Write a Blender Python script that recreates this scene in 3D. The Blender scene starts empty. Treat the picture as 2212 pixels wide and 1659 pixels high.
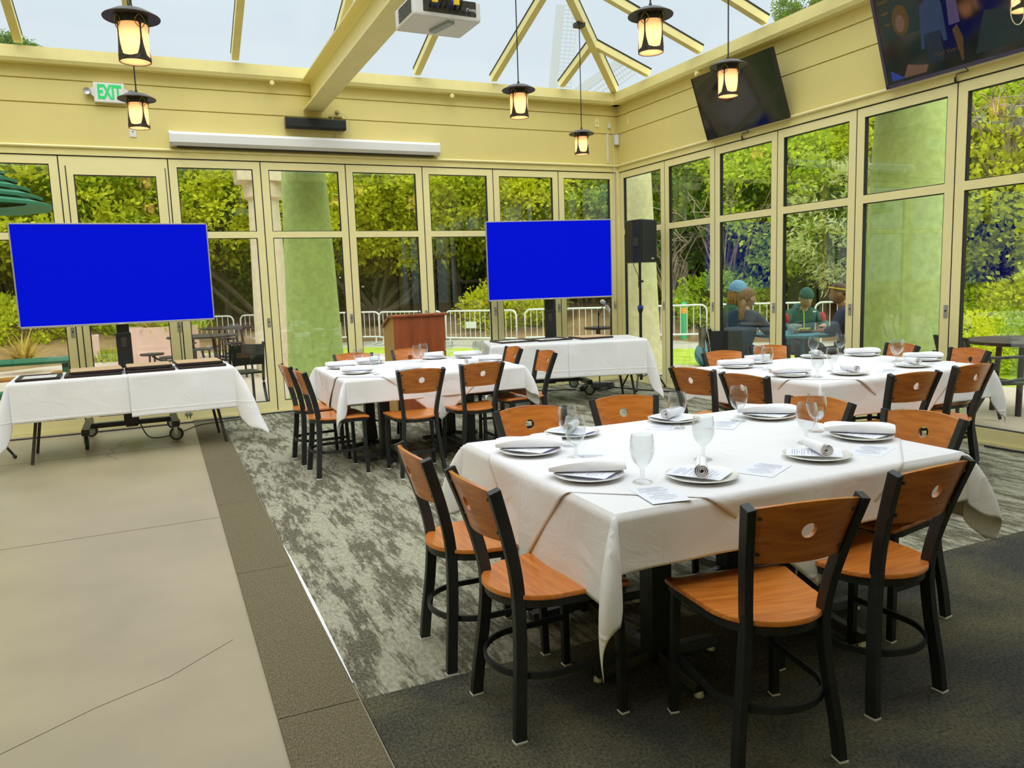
import bpy, bmesh, math, random
from mathutils import Vector, Matrix
PI = math.pi
sin, cos = math.sin, math.cos
rng = random.Random(7)
S = bpy.context.scene
COL = S.collection

# ------------------------------------------------------------------ camera, sky, exposure
cam_d = bpy.data.cameras.new('camera')
cam = bpy.data.objects.new('camera', cam_d)
COL.objects.link(cam)
cam_d.sensor_fit = 'HORIZONTAL'
cam_d.sensor_width = 36.0
cam_d.lens = 1662.7 / 2212 * 36.0
cam_d.clip_start = 0.05
cam_d.clip_end = 400
YAW, PITCH, ROLL = 0.4243, 0.1300, -0.0346
fw = Vector((sin(YAW) * cos(PITCH), cos(YAW) * cos(PITCH), -sin(PITCH)))
rt = Vector((cos(YAW), -sin(YAW), 0))
up = rt.cross(fw)
r2 = rt * cos(ROLL) + up * sin(ROLL)
u2 = -rt * sin(ROLL) + up * cos(ROLL)
cam.matrix_world = Matrix(((r2.x, u2.x, -fw.x, -6.1154), (r2.y, u2.y, -fw.y, -9.6146),
                           (r2.z, u2.z, -fw.z, 1.46), (0, 0, 0, 1)))
S.camera = cam

W = bpy.data.worlds.new('overcast_sky')
S.world = W
W.use_nodes = True
nt = W.node_tree
nt.nodes.clear()
o_ = nt.nodes.new('ShaderNodeOutputWorld')
bg = nt.nodes.new('ShaderNodeBackground')
tc = nt.nodes.new('ShaderNodeTexCoord')
sx = nt.nodes.new('ShaderNodeSeparateXYZ')
rp = nt.nodes.new('ShaderNodeValToRGB')
ns = nt.nodes.new('ShaderNodeTexNoise')
ns.inputs['Scale'].default_value = 3.0
ns.inputs['Detail'].default_value = 5
mx = nt.nodes.new('ShaderNodeMixRGB')
mx.blend_type = 'SOFT_LIGHT'
mx.inputs[0].default_value = 0.25
e = rp.color_ramp.elements
e[0].position = 0.0
e[0].color = (0.58, 0.65, 0.69, 1)
e[1].position = 1.0
e[1].color = (2.05, 2.14, 2.24, 1)
m1 = e.new(0.42)
m1.color = (0.625, 0.70, 0.745, 1)
m2 = e.new(0.62)
m2.color = (1.4, 1.51, 1.6, 1)
nt.links.new(tc.outputs['Generated'], sx.inputs[0])
nt.links.new(tc.outputs['Generated'], ns.inputs['Vector'])
nt.links.new(sx.outputs['Z'], rp.inputs[0])
nt.links.new(rp.outputs[0], mx.inputs[1])
nt.links.new(ns.outputs['Fac'], mx.inputs[2])
nt.links.new(mx.outputs[0], bg.inputs['Color'])
nt.links.new(bg.outputs[0], o_.inputs[0])
bg.inputs['Strength'].default_value = 1.0

sun_d = bpy.data.lights.new('sun', 'SUN')
sun_d.energy = 1.3
sun_d.angle = math.radians(50)
sun_d.color = (1.0, 0.97, 0.92)
sun = bpy.data.objects.new('sun', sun_d)
COL.objects.link(sun)
sun.rotation_euler = (math.radians(38), math.radians(-14), 0)

S.view_settings.view_transform = 'Standard'
S.view_settings.look = 'None'
S.view_settings.gamma = 1.0
S.view_settings.exposure = 0.27
S.view_settings.use_curve_mapping = False
cy = S.cycles
cy.max_bounces = 10
cy.diffuse_bounces = 4
cy.glossy_bounces = 5
cy.transmission_bounces = 6
cy.transparent_max_bounces = 24
cy.caustics_reflective = False
cy.caustics_refractive = False
cy.use_denoising = True
cy.sample_clamp_indirect = 6.0

# ------------------------------------------------------------------ materials
def new_mat(name):
    m = bpy.data.materials.new(name)
    m.use_nodes = True
    t = m.node_tree
    t.nodes.clear()
    out = t.nodes.new('ShaderNodeOutputMaterial')
    return m, t, out

def c4(c, k=1.0):
    return (c[0] * k, c[1] * k, c[2] * k, 1)

def mapped(t, scale, coord='Object'):
    tc = t.nodes.new('ShaderNodeTexCoord')
    mp = t.nodes.new('ShaderNodeMapping')
    mp.inputs['Scale'].default_value = scale
    t.links.new(tc.outputs[coord], mp.inputs[0])
    return mp.outputs[0]

def mat(name, col, rough=0.5, metal=0.0, var=0.0, vs=(8, 8, 8), detail=4, bump=0.0, bs=(40, 40, 40),
        col2=None, emit=None, es=0.0, spec=0.5, coat=0.0, dist=0.0):
    m, t, out = new_mat(name)
    p = t.nodes.new('ShaderNodeBsdfPrincipled')
    p.inputs['Base Color'].default_value = c4(col)
    p.inputs['Roughness'].default_value = rough
    p.inputs['Metallic'].default_value = metal
    p.inputs['Specular IOR Level'].default_value = spec
    if coat:
        p.inputs['Coat Weight'].default_value = coat
        p.inputs['Coat Roughness'].default_value = 0.15
    if var or col2:
        n = t.nodes.new('ShaderNodeTexNoise')
        n.inputs['Scale'].default_value = 1.0
        n.inputs['Detail'].default_value = detail
        n.inputs['Distortion'].default_value = dist
        t.links.new(mapped(t, vs), n.inputs['Vector'])
        r = t.nodes.new('ShaderNodeValToRGB')
        r.color_ramp.elements[0].position = 0.32
        r.color_ramp.elements[1].position = 0.68
        if col2:
            r.color_ramp.elements[0].color = c4(col)
            r.color_ramp.elements[1].color = c4(col2)
        else:
            r.color_ramp.elements[0].color = c4(col, 1 - var)
            r.color_ramp.elements[1].color = c4(col, 1 + var)
        t.links.new(n.outputs['Fac'], r.inputs[0])
        t.links.new(r.outputs[0], p.inputs['Base Color'])
    if bump:
        n2 = t.nodes.new('ShaderNodeTexNoise')
        n2.inputs['Scale'].default_value = 1.0
        n2.inputs['Detail'].default_value = 3
        t.links.new(mapped(t, bs), n2.inputs['Vector'])
        b = t.nodes.new('ShaderNodeBump')
        b.inputs['Strength'].default_value = bump
        b.inputs['Distance'].default_value = 0.01
        t.links.new(n2.outputs['Fac'], b.inputs['Height'])
        t.links.new(b.outputs[0], p.inputs['Normal'])
    if emit:
        p.inputs['Emission Color'].default_value = c4(emit)
        p.inputs['Emission Strength'].default_value = es
    t.links.new(p.outputs[0], out.inputs[0])
    return m

def glass_mat(name, tint, f0, power=5.0):
    # thin clear pane: mirror reflection rising towards grazing angles over a tinted see-through layer
    m, t, out = new_mat(name)
    lw = t.nodes.new('ShaderNodeLayerWeight')
    lw.inputs['Blend'].default_value = 0.5
    pw = t.nodes.new('ShaderNodeMath'); pw.operation = 'POWER'
    pw.inputs[1].default_value = power
    ml = t.nodes.new('ShaderNodeMath'); ml.operation = 'MULTIPLY_ADD'
    ml.inputs[1].default_value = 1 - f0
    ml.inputs[2].default_value = f0
    ml.use_clamp = True
    tr = t.nodes.new('ShaderNodeBsdfTransparent')
    tr.inputs[0].default_value = c4(tint)
    gl = t.nodes.new('ShaderNodeBsdfGlossy')
    gl.inputs['Roughness'].default_value = 0.0
    gl.inputs[0].default_value = (1, 1, 1, 1)
    mixs = t.nodes.new('ShaderNodeMixShader')
    t.links.new(lw.outputs['Facing'], pw.inputs[0])
    t.links.new(pw.outputs[0], ml.inputs[0])
    t.links.new(ml.outputs[0], mixs.inputs[0])
    t.links.new(tr.outputs[0], mixs.inputs[1])
    t.links.new(gl.outputs[0], mixs.inputs[2])
    t.links.new(mixs.outputs[0], out.inputs[0])
    return m

def leaf_mat(name, ca, cb):
    m, t, out = new_mat(name)
    g = t.nodes.new('ShaderNodeNewGeometry')
    oi = t.nodes.new('ShaderNodeObjectInfo')
    ad = t.nodes.new('ShaderNodeMath'); ad.operation = 'MULTIPLY_ADD'
    ad.inputs[1].default_value = 0.35
    ad.inputs[2].default_value = 0.0
    sm = t.nodes.new('ShaderNodeMath'); sm.operation = 'MULTIPLY_ADD'
    sm.inputs[1].default_value = 0.65
    t.links.new(oi.outputs['Random'], ad.inputs[0])
    t.links.new(g.outputs['Random Per Island'], sm.inputs[0])
    t.links.new(ad.outputs[0], sm.inputs[2])
    r = t.nodes.new('ShaderNodeValToRGB')
    r.color_ramp.elements[0].color = c4(ca)
    r.color_ramp.elements[1].color = c4(cb)
    t.links.new(sm.outputs[0], r.inputs[0])
    d = t.nodes.new('ShaderNodeBsdfDiffuse')
    tl = t.nodes.new('ShaderNodeBsdfTranslucent')
    mixs = t.nodes.new('ShaderNodeMixShader')
    mixs.inputs[0].default_value = 0.45
    t.links.new(r.outputs[0], d.inputs[0])
    t.links.new(r.outputs[0], tl.inputs[0])
    t.links.new(d.outputs[0], mixs.inputs[1])
    t.links.new(tl.outputs[0], mixs.inputs[2])
    t.links.new(mixs.outputs[0], out.inputs[0])
    return m

def shade_mat(name):
    m, t, out = new_mat(name)
    d = t.nodes.new('ShaderNodeBsdfDiffuse')
    tl = t.nodes.new('ShaderNodeBsdfTranslucent')
    d.inputs[0].default_value = (0.80, 0.70, 0.62, 1)
    tl.inputs[0].default_value = (0.95, 0.72, 0.5, 1)
    mixs = t.nodes.new('ShaderNodeMixShader')
    mixs.inputs[0].default_value = 0.55
    t.links.new(d.outputs[0], mixs.inputs[1])
    t.links.new(tl.outputs[0], mixs.inputs[2])
    em = t.nodes.new('ShaderNodeEmission')
    em.inputs[0].default_value = (1.0, 0.5, 0.25, 1)
    em.inputs[1].default_value = 0.12
    ads = t.nodes.new('ShaderNodeAddShader')
    t.links.new(mixs.outputs[0], ads.inputs[0])
    t.links.new(em.outputs[0], ads.inputs[1])
    t.links.new(ads.outputs[0], out.inputs[0])
    return m

def linen_mat(name, col):
    # plain white linen with soft wrinkles and the pressed creases of its folding
    m, t, out = new_mat(name)
    L = t.links
    p = t.nodes.new('ShaderNodeBsdfPrincipled')
    p.inputs['Base Color'].default_value = c4(col)
    p.inputs['Roughness'].default_value = 0.85
    p.inputs['Specular IOR Level'].default_value = 0.2
    tc = t.nodes.new('ShaderNodeTexCoord')
    mp = t.nodes.new('ShaderNodeMapping'); mp.inputs['Scale'].default_value = (4, 4, 6)
    L.new(tc.outputs['Object'], mp.inputs[0])
    n = t.nodes.new('ShaderNodeTexNoise'); n.inputs['Scale'].default_value = 1.0; n.inputs['Detail'].default_value = 5
    n.inputs['Distortion'].default_value = 1.2
    L.new(mp.outputs[0], n.inputs['Vector'])
    b = t.nodes.new('ShaderNodeBump'); b.inputs['Strength'].default_value = 0.5; b.inputs['Distance'].default_value = 0.012
    L.new(n.outputs['Fac'], b.inputs['Height'])
    sp = t.nodes.new('ShaderNodeSeparateXYZ'); L.new(tc.outputs['Object'], sp.inputs[0])
    hs = []
    for ax, per in (('X', 0.31), ('Y', 0.34), ('Z', 0.21)):
        pp = t.nodes.new('ShaderNodeMath'); pp.operation = 'PINGPONG'; pp.inputs[1].default_value = per
        L.new(sp.outputs[ax], pp.inputs[0])
        d = t.nodes.new('ShaderNodeMapRange'); d.inputs['From Min'].default_value = 0.0; d.inputs['From Max'].default_value = 0.012
        d.inputs['To Min'].default_value = 1.0; d.inputs['To Max'].default_value = 0.0
        L.new(pp.outputs[0], d.inputs['Value']); hs.append(d.outputs[0])
    a1_ = t.nodes.new('ShaderNodeMath'); a1_.operation = 'MAXIMUM'; L.new(hs[0], a1_.inputs[0]); L.new(hs[1], a1_.inputs[1])
    a2_ = t.nodes.new('ShaderNodeMath'); a2_.operation = 'MAXIMUM'; L.new(a1_.outputs[0], a2_.inputs[0]); L.new(hs[2], a2_.inputs[1])
    b2_ = t.nodes.new('ShaderNodeBump'); b2_.inputs['Strength'].default_value = 0.55; b2_.inputs['Distance'].default_value = 0.004
    L.new(a2_.outputs[0], b2_.inputs['Height']); L.new(b.outputs[0], b2_.inputs['Normal'])
    L.new(b2_.outputs[0], p.inputs['Normal'])
    L.new(p.outputs[0], out.inputs[0])
    return m

def carpet_mat(name):
    # one loom for the whole carpet: streaked light tiles towards the windows, darker tiles in the front rows
    m, t, out = new_mat(name)
    L = t.links
    tc = t.nodes.new('ShaderNodeTexCoord')
    def nz(scale, detail, dist=0.0, rough=0.6):
        mp = t.nodes.new('ShaderNodeMapping'); mp.inputs['Scale'].default_value = scale
        L.new(tc.outputs['Object'], mp.inputs[0])
        n = t.nodes.new('ShaderNodeTexNoise')
        n.inputs['Scale'].default_value = 1.0
        n.inputs['Detail'].default_value = detail
        n.inputs['Distortion'].default_value = dist
        n.inputs['Roughness'].default_value = rough
        L.new(mp.outputs[0], n.inputs['Vector'])
        return n.outputs['Fac']
    def ramp(f, p0, p1, a, b):
        r = t.nodes.new('ShaderNodeValToRGB')
        r.color_ramp.elements[0].position = p0; r.color_ramp.elements[0].color = c4(a)
        r.color_ramp.elements[1].position = p1; r.color_ramp.elements[1].color = c4(b)
        L.new(f, r.inputs[0]); return r.outputs[0]
    def mixc(f, a, b, mode='MIX'):
        x = t.nodes.new('ShaderNodeMixRGB'); x.blend_type = mode
        if isinstance(f, float): x.inputs[0].default_value = f
        else: L.new(f, x.inputs[0])
        L.new(a, x.inputs[1]); L.new(b, x.inputs[2]); return x.outputs[0]
    s1 = nz((26, 4.6, 1), 9, 0.1, 0.8)
    s2 = nz((6.5, 1.7, 1), 3, 0.0, 0.5)
    mm = t.nodes.new('ShaderNodeMath'); mm.operation = 'MULTIPLY_ADD'; mm.inputs[1].default_value = 0.55
    L.new(s2, mm.inputs[0]); L.new(s1, mm.inputs[2])
    streak = ramp(mm.outputs[0], 0.725, 0.815, (0, 0, 0), (1, 1, 1))
    light = ramp(nz((60, 30, 1), 4), 0.3, 0.75, (0.25, 0.24, 0.165), (0.46, 0.44, 0.33))
    darkc = ramp(nz((90, 60, 1), 4), 0.35, 0.7, (0.065, 0.06, 0.04), (0.20, 0.185, 0.125))
    back = mixc(streak, darkc, light)
    blot = ramp(nz((1.6, 1.6, 1), 5, 0.4), 0.4, 0.62, (0, 0, 0), (1, 1, 1))
    d1 = ramp(nz((120, 70, 1), 4), 0.35, 0.7, (0.028, 0.029, 0.027), (0.085, 0.083, 0.07))
    d2 = ramp(nz((120, 70, 1), 4), 0.35, 0.7, (0.06, 0.057, 0.035), (0.17, 0.155, 0.09))
    front = mixc(blot, d1, d2)
    sp = t.nodes.new('ShaderNodeSeparateXYZ')
    L.new(tc.outputs['Object'], sp.inputs[0])
    gt = t.nodes.new('ShaderNodeMath'); gt.operation = 'GREATER_THAN'
    gt.inputs[1].default_value = -7.03
    L.new(sp.outputs['Y'], gt.inputs[0])
    c = mixc(gt.outputs[0], front, back)
    p = t.nodes.new('ShaderNodeBsdfPrincipled')
    p.inputs['Roughness'].default_value = 0.95
    p.inputs['Specular IOR Level'].default_value = 0.1
    L.new(c, p.inputs['Base Color'])
    b = t.nodes.new('ShaderNodeBump'); b.inputs['Strength'].default_value = 0.5
    b.inputs['Distance'].default_value = 0.01
    L.new(nz((150, 90, 1), 2), b.inputs['Height'])
    L.new(b.outputs[0], p.inputs['Normal'])
    L.new(p.outputs[0], out.inputs[0])
    return m

MT = dict(
    wall=mat('cream_wall_paint', (0.75, 0.64, 0.235), 0.6, var=0.03, vs=(1.5, 1.5, 1.5)),
    frame=mat('cream_door_enamel', (0.90, 0.81, 0.41), 0.4, var=0.02),
    beam=mat('cream_beam_paint', (0.84, 0.745, 0.32), 0.5, var=0.03),
    gasket=mat('black_rubber_gasket', (0.012, 0.012, 0.014), 0.6),
    plate_metal=mat('brushed_steel', (0.5, 0.5, 0.48), 0.35, 0.8),
    glass=glass_mat('door_glass', (0.93, 0.97, 0.93), 0.05),
    roofglass=glass_mat('skylight_glass', (0.98, 0.99, 1.0), 0.010, 70.0),
    goblet=glass_mat('goblet_glass', (0.935, 0.945, 0.945), 0.022, 2.8),
    cup=glass_mat('clear_plastic', (0.9, 0.92, 0.92), 0.08, 2.2),
    concrete=mat('polished_concrete', (0.345, 0.29, 0.185), 0.38, var=0.12, vs=(1.2, 1.2, 1.2), detail=8, bump=0.05, bs=(6, 6, 6)),
    strip=mat('brown_border_carpet', (0.15, 0.127, 0.075), 0.95, var=0.45, vs=(220, 90, 10), detail=5, bump=0.4, bs=(150, 90, 10), spec=0.1),
    carpet=carpet_mat('streaked_grey_carpet'),
    wood=mat('orange_plywood', (0.50, 0.135, 0.016), 0.33, vs=(5, 60, 60), col2=(0.70, 0.235, 0.034), detail=6, coat=0.35, dist=0.6),
    wood_back=mat('orange_plywood_back', (0.42, 0.112, 0.013), 0.3, vs=(4, 40, 45), col2=(0.62, 0.205, 0.03), detail=6, coat=0.4, dist=0.6),
    black_metal=mat('black_powder_coat', (0.014, 0.016, 0.018), 0.42, var=0.3, vs=(20, 20, 20)),
    black=mat('black_plastic', (0.012, 0.013, 0.015), 0.35),
    speaker_grille=mat('black_grille', (0.01, 0.014, 0.015), 0.6, bump=0.5, bs=(300, 300, 300)),
    cloth=linen_mat('white_table_linen', (0.80, 0.797, 0.805)),
    napkin=mat('white_napkin_linen', (0.90, 0.90, 0.93), 0.9, bump=0.3, bs=(30, 30, 30), spec=0.2),
    china=mat('white_china', (0.84, 0.83, 0.80), 0.15, coat=0.3),
    paper=mat('pale_paper', (0.78, 0.80, 0.86), 0.8),
    ink=mat('grey_print', (0.40, 0.42, 0.52), 0.8),
    silver=mat('satin_silver', (0.55, 0.55, 0.55), 0.3, 0.6),
    blue=mat('blue_screen', (0.0, 0.002, 0.02), 0.4, spec=0.05, emit=(0.0, 0.003, 0.52), es=1.0),
    tvblack=mat('dark_screen', (0.008, 0.010, 0.012), 0.08, spec=0.6),
    oldframe=mat('dark_brown_frame', (0.028, 0.014, 0.01), 0.35),
    backing=mat('tan_backing_board', (0.58, 0.40, 0.20), 0.8),
    print_paper=mat('pale_print', (0.66, 0.66, 0.58), 0.5, var=0.3, vs=(25, 25, 25)),
    cherry=mat('cherry_veneer', (0.235, 0.048, 0.014), 0.35, vs=(14, 14, 1.2), col2=(0.36, 0.085, 0.022), detail=5, coat=0.3, dist=0.4),
    oak=mat('light_oak_side', (0.42, 0.22, 0.05), 0.4, vs=(14, 14, 1.2), col2=(0.5, 0.28, 0.07)),
    bronze=mat('dark_bronze', (0.052, 0.047, 0.038), 0.5, 0.4, var=0.3, vs=(40, 40, 40)),
    shade=shade_mat('frosted_shade'),
    brass=mat('green_brass', (0.42, 0.38, 0.14), 0.4, 0.6),
    bulb=mat('glowing_bulb', (1, 0.8, 0.5), 0.4, emit=(1.0, 0.50, 0.16), es=2.5),
    white=mat('white_plastic', (0.78, 0.78, 0.75), 0.4),
    housing=mat('white_enamel_housing', (0.80, 0.80, 0.79), 0.35),
    cable=mat('black_cable', (0.012, 0.012, 0.013), 0.5),
    pale_cable=mat('pale_cable', (0.75, 0.70, 0.45), 0.5),
    green_led=mat('green_exit_letters', (0.02, 0.45, 0.12), 0.5, emit=(0.0, 0.42, 0.10), es=0.5),
    column_green=mat('reflection_tinted_concrete', (0.60, 0.74, 0.25), 0.8, var=0.12, vs=(14, 14, 14), detail=8, bump=0.2),  # pale concrete with the green of tinted glass reflections put into its colour
    column_pale=mat('pale_concrete', (0.80, 0.74, 0.42), 0.8, var=0.1, vs=(12, 12, 12), detail=8, bump=0.2),
    column_peach=mat('peach_concrete', (0.82, 0.68, 0.47), 0.8, var=0.08, vs=(12, 12, 12), detail=8, bump=0.2),
    patio=mat('pink_beige_paving', (0.60, 0.47, 0.38), 0.8, var=0.08, vs=(0.8, 0.8, 0.8), detail=8),
    path=mat('pale_asphalt_path', (0.52, 0.47, 0.38), 0.9, var=0.1, vs=(2, 2, 2)),
    soil=mat('brown_mulch', (0.20, 0.11, 0.045), 0.95, vs=(1.2, 1.2, 1.2), col2=(0.36, 0.23, 0.10), detail=9, bump=0.5, bs=(9, 9, 9)),
    lawn=mat('bright_lawn', (0.30, 0.42, 0.02), 0.9, vs=(3, 3, 3), col2=(0.50, 0.58, 0.05), detail=8),
    grass=leaf_mat('grass_blades', (0.28, 0.42, 0.02), (0.60, 0.66, 0.07)),
    planter=mat('pink_cast_concrete', (0.75, 0.50, 0.42), 0.8, var=0.06, vs=(3, 3, 3)),
    galv=mat('galvanised_white_steel', (0.74, 0.76, 0.74), 0.4),
    bollard=mat('green_bollard_paint', (0.02, 0.42, 0.16), 0.45),
    orange=mat('orange_sticker', (0.9, 0.36, 0.02), 0.5),
    bark=mat('dark_bark', (0.07, 0.05, 0.03), 0.95, var=0.4, vs=(6, 6, 2), bump=0.6, bs=(20, 20, 6)),
    twig=mat('grey_brown_twigs', (0.42, 0.32, 0.25), 0.95, var=0.3, vs=(6, 6, 6)),
    leaf_y=leaf_mat('yellow_green_leaves', (0.46, 0.54, 0.025), (0.96, 0.92, 0.07)),
    leaf_m=leaf_mat('mid_green_leaves', (0.22, 0.40, 0.025), (0.78, 0.86, 0.07)),
    leaf_d=leaf_mat('dark_green_leaves', (0.06, 0.17, 0.06), (0.42, 0.58, 0.07)),
    leaf_s=leaf_mat('silvery_leaves', (0.45, 0.5, 0.16), (0.9, 0.9, 0.45)),
    spike=leaf_mat('yellow_spiky_leaves', (0.45, 0.30, 0.06), (0.80, 0.62, 0.16)),
    pink=mat('pink_petals', (0.85, 0.02, 0.25), 0.6),
    brownmetal=mat('dark_brown_metal', (0.035, 0.016, 0.018), 0.5),
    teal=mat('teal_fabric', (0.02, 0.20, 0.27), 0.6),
    teal_green=mat('teal_green_slats', (0.01, 0.17, 0.09), 0.6),
    windmill=mat('hazed_windmill_timber', (0.56, 0.62, 0.60), 0.9),  # paleness is the haze of dirty roof glass, put into the timber colour
    skin=mat('skin', (0.62, 0.33, 0.22), 0.5, var=0.06, vs=(20, 20, 20)),
    skin_tan=mat('tanned_skin', (0.42, 0.19, 0.10), 0.5, var=0.06, vs=(20, 20, 20)),
    hair_red=mat('reddish_blond_hair', (0.40, 0.20, 0.05), 0.55, var=0.5, vs=(60, 60, 8)),
    hair_brown=mat('light_brown_hair', (0.25, 0.125, 0.045), 0.55, var=0.5, vs=(70, 70, 8)),
    hair_dark=mat('dark_brown_hair', (0.10, 0.045, 0.018), 0.55, var=0.4, vs=(70, 70, 8)),
    beanie_blue=mat('pale_blue_knit', (0.28, 0.52, 0.68), 0.9, bump=0.6, bs=(160, 160, 20)),
    beanie_green=mat('dark_green_knit', (0.015, 0.11, 0.10), 0.9, bump=0.6, bs=(160, 160, 20)),
    jacket_green=mat('dark_green_fleece', (0.015, 0.11, 0.10), 0.85, bump=0.3),
    jacket_olive=mat('green_sweater', (0.03, 0.115, 0.05), 0.85, bump=0.3),
    jacket_navy=mat('navy_jacket', (0.006, 0.035, 0.09), 0.6, bump=0.3, bs=(12, 12, 12)),
    jacket_blue=mat('blue_jacket', (0.01, 0.03, 0.11), 0.6, bump=0.3, bs=(12, 12, 12)),
    red=mat('red_panel', (0.45, 0.012, 0.03), 0.7),
    zip=mat('lime_zip', (0.55, 0.85, 0.03), 0.6),
    denim=mat('dark_trousers', (0.015, 0.02, 0.035), 0.8),
    beer=mat('amber_drink', (0.75, 0.32, 0.03), 0.15),
    salad=mat('salad_leaves', (0.25, 0.42, 0.04), 0.7, vs=(60, 60, 60), col2=(0.7, 0.55, 0.12)),
    eyewhite=mat('eye_white', (0.8, 0.78, 0.75), 0.3),
    iris=mat('dark_iris', (0.03, 0.02, 0.015), 0.3),
    lip=mat('lips', (0.40, 0.12, 0.10), 0.5),
    scrunchie=mat('pink_scrunchie', (0.62, 0.30, 0.34), 0.9),
    yellow=mat('yellow_visor', (0.9, 0.62, 0.02), 0.6),
    hub=mat('grey_wheel_hub', (0.36, 0.43, 0.44), 0.5),
    tape=mat('blue_tape', (0.02, 0.06, 0.45), 0.5),
    rust=mat('painted_line', (0.55, 0.48, 0.36), 0.8),
    crack=mat('dark_crack', (0.10, 0.075, 0.05), 0.9),
    pf_shirt=mat('screen_shirt', (0, 0, 0), 0.2, emit=(0.010, 0.024, 0.052), es=1.0),
    pf_skin=mat('screen_skin', (0, 0, 0), 0.2, emit=(0.035, 0.008, 0.007), es=1.0),
    pf_dark=mat('screen_dark', (0, 0, 0), 0.2, emit=(0.004, 0.010, 0.016), es=1.0),
    pf_gold=mat('screen_gold', (0, 0, 0), 0.2, emit=(0.045, 0.024, 0.003), es=1.0),
    pf_glow=mat('screen_glow', (0, 0, 0), 0.2, emit=(0.085, 0.045, 0.028), es=1.0),
    pf_green=mat('screen_green', (0, 0, 0), 0.2, emit=(0.003, 0.012, 0.010), es=1.0),
    pf_pale=mat('screen_pale', (0, 0, 0), 0.2, emit=(0.038, 0.03, 0.07), es=1.0),
    bezel_violet=mat('violet_grey_bezel', (0.06, 0.05, 0.10), 0.3),
)

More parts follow.
